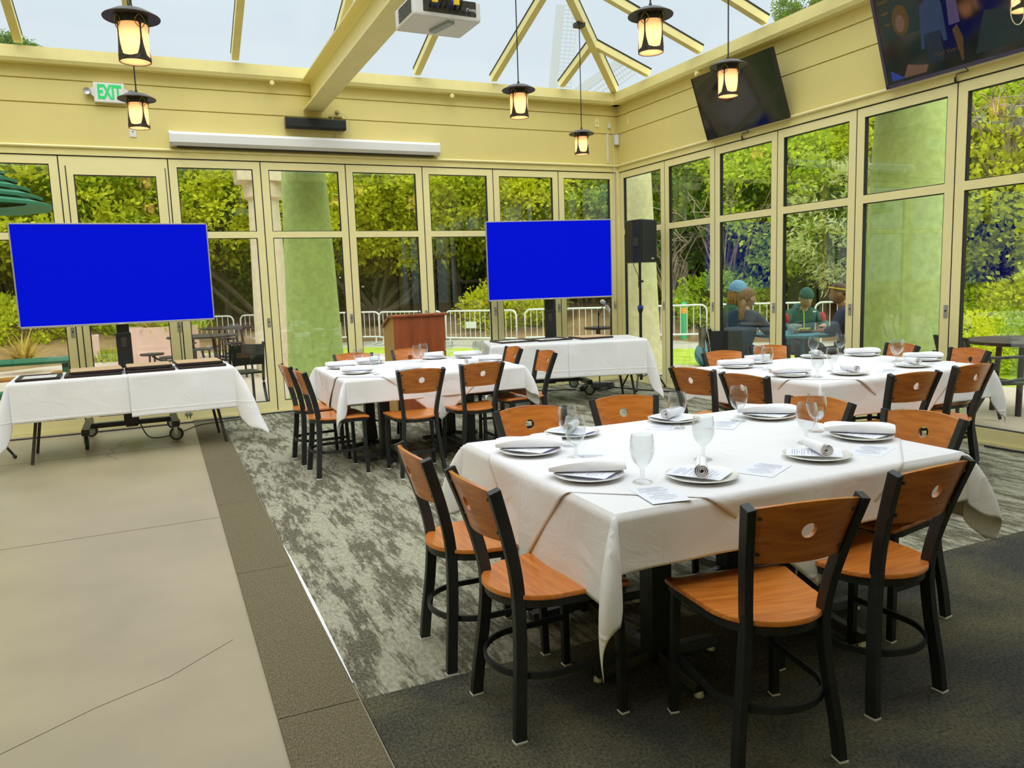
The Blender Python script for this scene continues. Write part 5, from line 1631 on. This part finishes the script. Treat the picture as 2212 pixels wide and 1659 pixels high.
t = thing('spiky_plant', 'yellowish spiky plant in the large pink planter', 'plant', (-6.35, 9.5, .70)); blades('leaves', 3, 70, .62, .022, .03, 'spike', t, (0, 0, 0), .5)
t = thing('grass_plant', 'bright green feathery plant in the large pink planter', 'plant', (-5.75, 9.6, .70)); blades('leaves', 5, 420, .75, .016, .25, 'grass', t, (0, 0, 0), .5)
t = thing('grass_plant', 'low bright green plant between the two pink planters', 'plant', (-7.1, 11.0, -.02)); blades('leaves', 8, 500, .55, .018, .38, 'grass', t, (0, 0, 0), .7)
t = thing('spiky_plant', 'yellow spiky plant seen under the left edge of the left display', 'plant', (-8.7, 8.6, -.01)); blades('leaves', 9, 90, .9, .026, .05, 'spike', t, (0, 0, .25), .5)
# flowering border seen through the last doors at the right
for i, (x, y, k, s_, lb) in enumerate(((4.0, -2.2, 1, .8, 'yellow-green flower bush outside the last doors, left part'), (5.1, -2.9, 0, .85, 'green flower bush outside the last doors, middle part'), (5.6, -3.9, 1, .85, 'yellow-green flower bush outside the last doors, right part'))):
    t = thing('flower_bush', lb, 'bush', (x, y, -.03), i, 'flowering bushes by the terrace')
    raw('leaves', CR['fine'][k], t, (0, 0, .36), i, s_ * .85)
    if i == 1:
        MB().ball((-.45, -.35, .98), (.07, .07, .06), 10, 6).build('flower', 'pink', t)
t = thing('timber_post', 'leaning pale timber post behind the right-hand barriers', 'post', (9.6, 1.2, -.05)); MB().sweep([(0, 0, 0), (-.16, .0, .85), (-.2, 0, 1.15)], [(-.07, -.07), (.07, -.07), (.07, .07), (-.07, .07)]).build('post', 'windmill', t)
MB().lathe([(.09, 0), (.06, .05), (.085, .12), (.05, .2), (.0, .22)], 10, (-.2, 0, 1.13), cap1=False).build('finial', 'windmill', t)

# trees whose tops show over the eaves
def far_tree(label, loc, sc, kind='d', top=13.2):
    t = thing('tree', label, 'tree', loc, 1.0, 'tall trees seen over the eaves')
    raw('crown', CR[kind][0], t, (0, 0, top), 0, sc); raw('crown', CR[kind][1], t, (0, 0, top - 2.7), 0, sc * 1.2); raw('trunk', TRM[0], t, (0, 0, 0), 0, 2.2)
far_tree('tall dark conifer top seen through the roof glass at far left', (-11.9, 39.1, 0), .50, 'd', 13.5)
far_tree('tall dark tree top seen through the roof glass at upper right', (22.6, 19.1, 0), .42, 'd', 13.9)

# windmill
t = thing('windmill', 'haze-paled old windmill with lattice sails seen through the roof glass', 'windmill', (23.7, 46.4, 0), -.49)
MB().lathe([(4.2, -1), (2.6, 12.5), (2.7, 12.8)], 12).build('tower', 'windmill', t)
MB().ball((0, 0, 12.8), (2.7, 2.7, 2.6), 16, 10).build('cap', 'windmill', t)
hub = Vector((0, -3.2, 14.05))
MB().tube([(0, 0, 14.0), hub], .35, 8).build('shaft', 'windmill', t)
view = Vector((23.6 - CAMX, 46.5 - CAMY, 0)).normalized()
for k, a in enumerate((math.radians(83), math.radians(32), math.radians(173), math.radians(238))):
    d = Vector((cos(a), 0, sin(a))); q = Vector((sin(a), 0, -cos(a)))
    m = MB()
    L_ = 7.7 if k != 1 else 6.5
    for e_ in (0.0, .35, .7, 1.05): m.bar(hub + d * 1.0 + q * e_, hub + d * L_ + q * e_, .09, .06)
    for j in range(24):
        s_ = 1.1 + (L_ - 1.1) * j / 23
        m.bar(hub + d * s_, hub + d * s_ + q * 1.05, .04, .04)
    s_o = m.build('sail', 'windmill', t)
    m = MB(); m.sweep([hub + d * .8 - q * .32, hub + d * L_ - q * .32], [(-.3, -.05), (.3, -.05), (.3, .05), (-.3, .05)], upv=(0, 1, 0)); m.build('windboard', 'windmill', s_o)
# ------------------------------------------------------------------ terrace furniture
def patio_table(label, loc, r, h=.74, m='brownmetal', seats=0, grp='round terrace tables', rz=0.0):
    t = thing('patio_table', label, 'table', loc, rz, grp)
    MB().lathe([(.0, h - .035), (r - .02, h - .035), (r, h - .03), (r, h - .002), (r - .02, h), (.0, h)], 36, cap0=False, cap1=False).build('tabletop', m, t)
    for k in range(4):
        a = k * PI / 2 + .4
        MB().tube([(.42 * r * cos(a), .42 * r * sin(a), h - .03), (.50 * r * cos(a), .5 * r * sin(a), .0)], .028, 8).build('leg', m, t)
    for k in range(seats):
        a = k * 2 * PI / seats
        cx, cy2 = (r + .30) * cos(a), (r + .30) * sin(a)
        s_ = MB().lathe([(.0, .42), (.19, .42), (.20, .43), (.20, .455), (.0, .46)], 20, (cx, cy2, 0), cap0=False, cap1=False).build('seat', m, t)
        MB().tube(bez((cx, cy2, .42), (cx * .9, cy2 * .9, .30), (cx * .7, cy2 * .7, .28), (.45 * r * cos(a), .45 * r * sin(a), .34)), .02, 6).build('arm', m, s_)
        for q in (-1, 1):
            px, py = cx - q * .12 * sin(a), cy2 + q * .12 * cos(a)
            MB().tube([(px, py, .42), (px * 1.02, py * 1.02, 0)], .018, 6).build('leg', m, s_)
    return t
patio_table('dark brown round terrace table with attached seats behind the left display', (-5.45, 5.2, -.012), .60, .74, seats=5, rz=.3)
patio_table('second dark brown terrace table farther back by the large planter', (-4.75, 8.2, -.012), .60, .74, seats=4)
patio_table('dark mesh-topped terrace table outside the last right-hand door', (1.75, -4.75, -.012), .55, .74)
patio_table('round terrace table painted with a teal reflection, with the four seated people', (1.05, -2.36, -.012), .50, .74, 'teal')  # teal stands in for the white tablecloth's reflection in the glass
t = thing('bistro_table', 'small round dark pedestal table outside behind the right display', 'table', (.22, 1.0, -.012))
MB().lathe([(.0, .70), (.21, .70), (.22, .71), (.22, .735), (.0, .74)], 28, cap0=False, cap1=False).build('tabletop', 'brownmetal', t)
MB().lathe([(.20, 0), (.20, .015), (.04, .04), (.035, .70)], 16).build('pedestal', 'brownmetal', t)

def patio_chair(label, loc, rz, m='black', wood=True):
    t = thing('patio_chair', label, 'chair', loc, rz, 'terrace chairs')
    MB().b2((-.21, -.20, .43), (.21, .22, .455)).build('seat', 'wood' if wood else m, t, bevel=.006)
    MB().sweep([(-.2, -.27, .68), (0, -.30, .69), (.2, -.27, .68)], [(-.008, -.13), (.008, -.13), (.008, .13), (-.008, .13)]).build('backrest', 'wood' if wood else m, t)
    for sx_ in (-1, 1):
        MB().tube(smooth_path([(sx_ * .21, -.30, .0), (sx_ * .21, -.20, .25), (sx_ * .21, -.20, .45), (sx_ * .21, -.28, .84)], 4), .019, 8).build('leg', m, t)
        MB().tube([(sx_ * .20, .22, 0), (sx_ * .19, .20, .44)], .018, 8).build('leg', m, t)
    return t
patio_chair('black metal terrace chair just outside the third back door', (-5.2, .95, -.012), .2, wood=False)
patio_chair('reflection of a wooden-backed chair, built outside behind the left table, far left', (-8.0, 2.3, -.012), -1.2)  # an indoor chair's reflection in the doors, added as a solid chair
patio_chair('reflection of a wooden-backed chair, built outside behind the left table, second from left', (-7.35, 2.9, -.012), 1.5)  # another reflected indoor chair, modelled as if it stood outside
t = thing('patio_table', 'reflection of a teal-green slatted table, built outside at the far left', 'table', (-7.9, 1.3, -.012))  # added object standing in for a table reflected in the leftmost pane
for k in range(6): MB().box((0, -.35 + .14 * k, .73), (1.7, .12, .03)).build('slat', 'teal_green', t)
for sx_ in (-1, 1): MB().b2((sx_ * .7 - .03, -.35, 0), (sx_ * .7 + .03, -.29, .715)).b2((sx_ * .7 - .03, .29, 0), (sx_ * .7 + .03, .35, .715)).b2((sx_ * .7 - .03, -.35, .66), (sx_ * .7 + .03, .35, .715)).build('trestle', 'teal_green', t)
t = thing('reflected_bench', 'reflection of a teal-green bench, built outside at the far left', 'bench', (-8.1, .55, -.012))  # no bench stands here; this shapes a reflection in the door glass
MB().box((0, 0, .43), (1.6, .28, .04)).build('seat', 'teal_green', t)
for sx_ in (-1, 1): MB().b2((sx_ * .65 - .03, -.12, 0), (sx_ * .65 + .03, .12, .41)).build('leg', 'teal_green', t)
# tubular armchair outside the last door
t = thing('patio_chair', 'black tubular mesh armchair outside the last right-hand door', 'chair', (.70, -5.05, -.012), math.radians(-110))
MB().sweep([(0, -.22, .44), (0, .24, .43)], [(-.24, -.008), (.24, -.008), (.24, .008), (-.24, .008)]).build('seat', 'bronze', t)
MB().sweep([(0, -.24, .44), (0, -.36, .86)], [(-.24, -.008), (.24, -.008), (.24, .008), (-.24, .008)], upv=(0, 1, 0)).build('backrest', 'bronze', t)
for sx_ in (-1, 1):
    MB().tube(smooth_path([(sx_ * .27, -.40, .02), (sx_ * .27, -.15, .42), (sx_ * .27, .0, .46), (sx_ * .27, .22, .44), (sx_ * .27, .36, .02)], 5), .016, 8).build('leg', 'black', t, smooth=True)
    MB().tube(smooth_path([(sx_ * .27, -.34, .70), (sx_ * .28, -.1, .68), (sx_ * .28, .2, .66), (sx_ * .27, .25, .45)], 5), .014, 8).build('armrest', 'black', t, smooth=True)
# tiered green parasol at the far left
t = thing('tiered_parasol', 'green parasol with stacked scalloped tiers outside at the upper left', 'parasol', (-8.62, 4.1, -.012))
MB().tube([(0, 0, 0), (0, 0, 3.6)], .03, 10).build('pole', 'teal_green', t)
MB().lathe([(.28, 0), (.28, .06), (.05, .10)], 16).build('base', 'bronze', t)
for k in range(7):
    r_, z = .30 + .15 * k, 3.62 - .125 * k
    MB().lathe([(max(.02, r_ - .30), z + .10), (r_, z), (r_ + .005, z - .045), (r_ - .03, z - .04), (max(.02, r_ - .33), z + .05)], 12, cap0=False, cap1=False).build('tier', 'teal_green', t)
t = thing('backpack', 'teal backpack lying on the lawn near the bollards', 'backpack', (2.15, .72, -.02), .6)
MB().ball((0, 0, .20), (.26, .20, .22), 16, 10, fn=lambda v: (v[0] * (1 - .15 * v[2]), v[1], max(-.9, v[2]))).build('body', 'teal', t, smooth=True)
MB().ball((0, -.16, .15), (.17, .08, .13), 12, 8).build('pocket', 'teal', t, smooth=True)
MB().tube(bez((-.05, 0, .40), (-.06, 0, .48), (.06, 0, .48), (.05, 0, .40)), .012, 6).build('handle', 'galv', t)

# ------------------------------------------------------------------ people at the terrace table
def skinned(name, nodes, edges, m, parent, sub=2):
    # nodes: list of (co, radius); a continuous surface grown around the joints, baked to a mesh
    me = bpy.data.meshes.new(name)
    me.from_pydata([n[0] for n in nodes], edges, [])
    o = bpy.data.objects.new(name, me); COL.objects.link(o)
    sk = o.modifiers.new('skin', 'SKIN'); sk.use_smooth_shade = True
    for i, n in enumerate(nodes):
        r = n[1]
        me.skin_vertices[0].data[i].radius = (r, r) if not isinstance(r, tuple) else r
    me.skin_vertices[0].data[0].use_root = True
    ss = o.modifiers.new('sub', 'SUBSURF'); ss.levels = sub; ss.render_levels = sub
    dg = bpy.context.evaluated_depsgraph_get(); dg.update()
    nm = bpy.data.meshes.new_from_object(o.evaluated_get(dg))
    bpy.data.objects.remove(o)
    nm.materials.clear(); nm.materials.append(MT[m])
    nm.name = name
    r = bpy.data.objects.new(name, nm); COL.objects.link(r); r.parent = parent
    return r

def head_fn(v):
    x, y, z = v            # y forward
    w = 1.0
    if z < 0: w = 1 - .30 * (-z) ** 1.4           # narrower jaw
    X = x * w
    Y = y * (1 - .10 * max(0, -z)) + (.10 * max(0, -z) if y > 0 else .05 * -z if z < 0 else 0)
    if y > .1:
        n = math.exp(-(x / .16) ** 2)
        Y += .20 * n * math.exp(-((z + .17) / .13) ** 2) + .09 * n * math.exp(-((z + .02) / .14) ** 2)     # nose
        Y -= .08 * (math.exp(-((abs(x) - .38) / .17) ** 2)) * math.exp(-((z - .06) / .12) ** 2)            # eye sockets
        Y += .05 * math.exp(-(x / .3) ** 2) * math.exp(-((z + .48) / .09) ** 2)                            # lips
        Y += .07 * math.exp(-(x / .3) ** 2) * math.exp(-((z + .82) / .14) ** 2)                            # chin
    return (X, Y, z)

def person(label, loc, rz, skin, top, lean=.10, headyaw=0.0, headpitch=0.0, hands=((.16, .42, .79), (-.16, .42, .79)), scale=1.0, hz=0.0):
    t = thing('person', label, 'person', loc, rz)
    t.scale = (scale,) * 3
    cl = lean
    chest = Vector((0, cl * .75, .86 + hz)); neck = Vector((0, cl * 1.15, 1.06 + hz)); head = Vector((0, cl * 1.5 + .02, 1.215 + hz))
    pel = Vector((0, -.02, .53)); wa = Vector((0, cl * .3, .68 + hz * .5))
    N = [(pel, (.12, .095)), (wa, (.11, .085)), (chest, (.115, .085)), (neck, .054), (head + Vector((0, -.015, -.09)), .056)]
    E_ = [(0, 1), (1, 2), (2, 3), (3, 4)]
    JN = [(pel, (.165, .135)), (wa, (.165, .135)), (chest, (.185, .14)), (neck + Vector((0, -.01, .015)), .075)]
    JE = [(0, 1), (1, 2), (2, 3)]
    for sx_, hd in ((1, Vector(hands[0])), (-1, Vector(hands[1]))):
        sh = Vector((sx_ * .185, cl * .95 - .01, .985 + hz))
        mid = (sh + hd) / 2
        el = Vector((sx_ * .28, mid.y - .05, min(mid.z, .80 + hz * .5)))
        fd = (hd - el).normalized()
        b = len(N)
        N += [(sh, .046), (el, .038), (hd - fd * .06, .028), (hd, (.036, .018))]
        E_ += [(2, b), (b, b + 1), (b + 1, b + 2), (b + 2, b + 3)]
        sd = fd.cross(Vector((0, 0, 1))).normalized()
        for k, (off, ln) in enumerate(((-.030, .055), (-.010, .068), (.011, .064), (.030, .05))):
            q = len(N)
            base = hd + fd * .035 + sd * off
            N += [(base, .0095), (base + fd * ln * .55 + Vector((0, 0, -.004)), .009), (base + fd * ln * .9 + Vector((0, 0, -.022)), .0075)]
            E_ += [(b + 3, q), (q, q + 1), (q + 1, q + 2)]
        q = len(N)
        N += [(hd + sd * -.040 * sx_ * 1 + fd * .0, .011), (hd - sd * .058 * sx_ + fd * .03 + Vector((0, 0, -.01)), .009)]
        E_ += [(b + 3, q), (q, q + 1)]
        jb = len(JN)
        JN += [(sh, .086), (el, .064), (hd - fd * .075, .044)]
        JE += [(2, jb), (jb, jb + 1), (jb + 1, jb + 2)]
        hip = Vector((sx_ * .10, .02, .52)); kn = Vector((sx_ * .14, .43, .50)); an = Vector((sx_ * .14, .40, .09)); to = Vector((sx_ * .15, .54, .035))
        b = len(N)
        N += [(hip, .085), (kn, .060), (an, .042), (to, .034)]
        E_ += [(0, b), (b, b + 1), (b + 1, b + 2), (b + 2, b + 3)]
    body = skinned('body', [(tuple(c), r) for c, r in N], E_, skin, t, 2)
    # head joined into the same body mesh
    hb = MB()
    hb.ball((0, 0, 0), (.078, .098, .118), 28, 20, fn=head_fn)
    for sx_ in (-1, 1):
        hb.ball((sx_ * .079, -.008, -.005), (.014, .024, .034), 10, 8)
    M_ = Matrix.Translation(head) @ Matrix.Rotation(headyaw, 4, 'Z') @ Matrix.Rotation(-headpitch, 4, 'X')
    bm = bmesh.new(); bm.from_mesh(body.data)
    vv = [bm.verts.new(M_ @ Vector(v)) for v in hb.v]
    for f in hb.f:
        try:
            nf = bm.faces.new([vv[i] for i in f]); nf.smooth = True
        except ValueError: pass
    bmesh.ops.recalc_face_normals(bm, faces=bm.faces)
    bm.to_mesh(body.data); bm.free()
    def onhead(name, mb, m, smooth=True):
        mb.v = [tuple(M_ @ Vector(v)) for v in mb.v]
        return mb.build(name, m, t, smooth=smooth)
    for sx_ in (-1, 1):
        ey = onhead('eye', MB().ball((sx_ * .030, .083, .006), (.013, .010, .008), 10, 8), 'eyewhite')
        mb = MB().ball((sx_ * .030, .0915, .006), (.0055, .004, .006), 8, 6); mb.v = [tuple(M_ @ Vector(v)) for v in mb.v]; mb.build('iris', 'iris', ey)
        onhead('eyebrow', MB().tube(bez((sx_ * .016, .098, .024), (sx_ * .026, .101, .030), (sx_ * .036, .096, .030), (sx_ * .047, .084, .024), 6), .0035, 5), 'hair_dark')
    onhead('mouth', MB().ball((0, .098, -.056), (.022, .008, .008), 10, 6), 'lip')
    # clothes
    skinned('jacket', [(tuple(c), r) for c, r in JN], JE, top, t, 2)
    LN = [(pel + Vector((0, 0, -.01)), (.17, .135))]; LE = []
    for sx_ in (-1, 1):
        b = len(LN)
        LN += [(Vector((sx_ * .10, .02, .52)), .10), (Vector((sx_ * .14, .43, .50)), .075), (Vector((sx_ * .14, .40, .14)), .058)]
        LE += [(0, b), (b, b + 1), (b + 1, b + 2)]
    skinned('trousers', [(tuple(c), r) for c, r in LN], LE, 'denim', t, 2)
    for sx_ in (-1, 1):
        MB().ball((sx_ * .147, .47, .045), (.05, .125, .045), 12, 8, fn=lambda v: (v[0], v[1], max(-.95, v[2]))).build('shoe', 'black', t, smooth=True)
    return t, onhead, head
def cap_fn(lo, k=1.0):
    # the part of an ellipsoid above height lo; below it vertices are drawn inside
    def f(v):
        x, y, z = v
        if z < lo: return (x * .86, y * .86, max(z, lo - .02))
        return (x, y, z)
    return f
def hair_shell(front_z, nape_z, bump=.0):
    # hair cut: low at the nape, high over the brow
    def f(v):
        x, y, z = v
        lim = nape_z + (front_z - nape_z) * (.5 + .5 * max(-1, min(1, y * 1.35 + .12)))
        if z < lim: return (x * .80, y * .80, max(z, lim - .05))
        r = 1 + bump * sin(9 * x + 3) * cos(8 * z)
        return (x * r, y * r, z)
    return f

# man in the dark green beanie, looking down at his food
t, oh, hd = person('man in dark green beanie and green fleece with red panels, eating', (1.72, -1.72, -.012), math.radians(158), 'skin', 'jacket_green', .16, .05, .38, ((.20, .40, .80), (-.17, .42, .79)), hz=-.07)
oh('beanie', MB().ball((0, -.006, .030), (.090, .110, .118), 24, 16, fn=cap_fn(.02)), 'beanie_green')
oh('beanie_cuff', MB().lathe([(.086, .022), (.094, .026), (.0955, .052), (.092, .07), (.085, .072)], 24, (0, 0, 0)), 'beanie_green')
mb = MB().ball((0, .012, -.062), (.070, .082, .058), 16, 10, fn=lambda v: (v[0], v[1] if v[1] > -.2 else -.2, v[2])); oh('beard', mb, 'hair_red')
MB().tube([(.03, .290, .66), (.035, .292, .80), (.03, .275, .93), (.025, .225, 1.03)], .007, 6).build('zip', 'zip', t)
for sx_ in (-1, 1): MB().ball((sx_ * .245, .19, .86), (.055, .07, .10), 12, 8).build('red_panel', 'red', t, smooth=True)
MB().tube(bez((-.085, .17, .985), (-.12, -.0, 1.06), (.12, -.0, 1.06), (.085, .17, .985)), .036, 10).build('hood', 'jacket_green', t, smooth=True)
MB().box((-.10, .296, .97), (.045, .006, .02)).build('badge', 'white', t)
# woman with the pony tail, seen from behind
t, oh, hd = person('woman with a brown ponytail and navy jacket, seen from behind', (.31, -2.17, -.012), math.radians(-72), 'skin', 'jacket_navy', .14, -.35, .18, ((.18, .42, .78), (-.18, .40, .78)), hz=-.03)
oh('hair', MB().ball((0, -.012, .012), (.087, .108, .124), 26, 18, fn=hair_shell(.35, -.75)), 'hair_brown')
pt = smooth_path([(-.0, hd.y - .10, hd.z - .02), (.02, hd.y - .17, hd.z - .08), (.03, hd.y - .19, hd.z - .22), (.05, hd.y - .17, hd.z - .38), (.07, hd.y - .16, hd.z - .46)], 5)
MB().tube(pt, .034, 10, scales=[.7 + .5 * sin(PI * min(1, i / len(pt) * 1.1)) - .4 * (i / len(pt)) ** 3 for i in range(len(pt))]).build('ponytail', 'hair_brown', t, smooth=True)
MB().tube([(.008 + .03 * cos(a), hd.y - .135 + .012 * sin(a), hd.z - .055 + .03 * sin(a)) for a in [2 * PI * i / 12 for i in range(12)]], .013, 8, closed=True, upv=(0, 1, 0)).build('scrunchie', 'scrunchie', t, smooth=True)
# woman in the pale blue beanie
t, oh, hd = person('woman in pale blue beanie and green sweater beside the ponytail', (.60, -1.58, -.012), math.radians(-118), 'skin', 'jacket_olive', .10, -.1, .10, ((.18, .42, .79), (-.18, .42, .79)), hz=.03)
oh('beanie', MB().ball((0, -.008, .040), (.102, .122, .132), 24, 16, fn=cap_fn(.0)), 'beanie_blue')
oh('beanie_cuff', MB().lathe([(.098, .012), (.110, .016), (.112, .050), (.108, .072), (.097, .074)], 24), 'beanie_blue')
m = MB()
for k in range(16):
    a = math.radians(-205 + 230 * k / 15) ; a = PI * .5 + .65 + (2 * PI - 1.3) * k / 15
    m.tube(bez((.085 * cos(a), .10 * sin(a), .02), (.10 * cos(a), .11 * sin(a), -.06), (.10 * cos(a + .2), .12 * sin(a + .2), -.14), (.085 * cos(a + .1), .10 * sin(a + .1), -.22), 6), .024, 6, scales=[.8, 1, 1.1, 1.1, 1.05, .9, .4])
oh('hair', m, 'hair_red')
# man at the right with dark hair and a yellow band, half hidden by the door frame
t, oh, hd = person('man with dark hair and a yellow hair band, half behind a door frame', (1.30, -3.02, -.012), math.radians(30), 'skin_tan', 'jacket_blue', .10, .25, .12, ((.18, .33, .79), (-.18, .33, .79)))
oh('hair', MB().ball((0, -.010, .018), (.088, .108, .124), 26, 18, fn=hair_shell(.42, -.55, .03)), 'hair_dark')
oh('hair_band', MB().tube([(.091 * cos(a), .112 * sin(a) - .01, .06 + .035 * sin(a)) for a in [2 * PI * i / 24 for i in range(24)]], .010, 6, closed=True), 'yellow')

# things on the terrace table
def cup(label, loc, fill, m='beer'):
    t = thing('plastic_cup', label, 'cup', loc, 0, 'clear plastic cups')
    MB().lathe([(.0, .001), (.032, .001), (.046, .125), (.0475, .127), (.0445, .124), (.031, .004), (.0, .004)], 20, cap0=False, cap1=False).build('cup', 'cup', t, smooth=True)
    if fill: MB().lathe([(.030, .006), (.030 + .0105 * fill, .006 + .115 * fill)], 20).build('drink', m, t, smooth=True)
    return t
cup('clear plastic cup with a little left in it, left of the amber drink', (.72, -2.22, .729), 0)
cup('clear plastic cup half full of amber drink before the man in the beanie', (.84, -2.18, .729), .55)
cup('empty clear plastic cup left of the salad plate', (.84, -2.50, .729), 0)
cup('clear plastic cup with orange drink beside the salad plate', (.95, -2.46, .729), .35)
t = thing('salad_plate', 'dark plate of salad on the terrace table', 'plate', (1.16, -2.36, .729))
MB().lathe([(.0, .002), (.10, .002), (.15, .018), (.152, .022), (.10, .008), (.0, .007)], 24, cap0=False, cap1=False).build('plate', 'bronze', t, smooth=True)
rg = random.Random(4)
m = MB()
for _ in range(26):
    m.ball((rg.gauss(0, .05), rg.gauss(0, .04), .02 + rg.random() * .03), (.022, .022, .012), 6, 4)
m.build('salad', 'salad', t)
patio_chair('black terrace chair of the man in the dark green beanie', (1.70, -1.64, -.012), math.radians(158), wood=False)
patio_chair('black terrace chair of the woman with the ponytail', (.30, -2.17, -.012), math.radians(-72), wood=False)
patio_chair('black terrace chair of the woman in the blue beanie', (.59, -1.55, -.012), math.radians(-118), wood=False)
patio_chair('black terrace chair of the man with the yellow band', (1.31, -3.05, -.012), math.radians(30), wood=False)
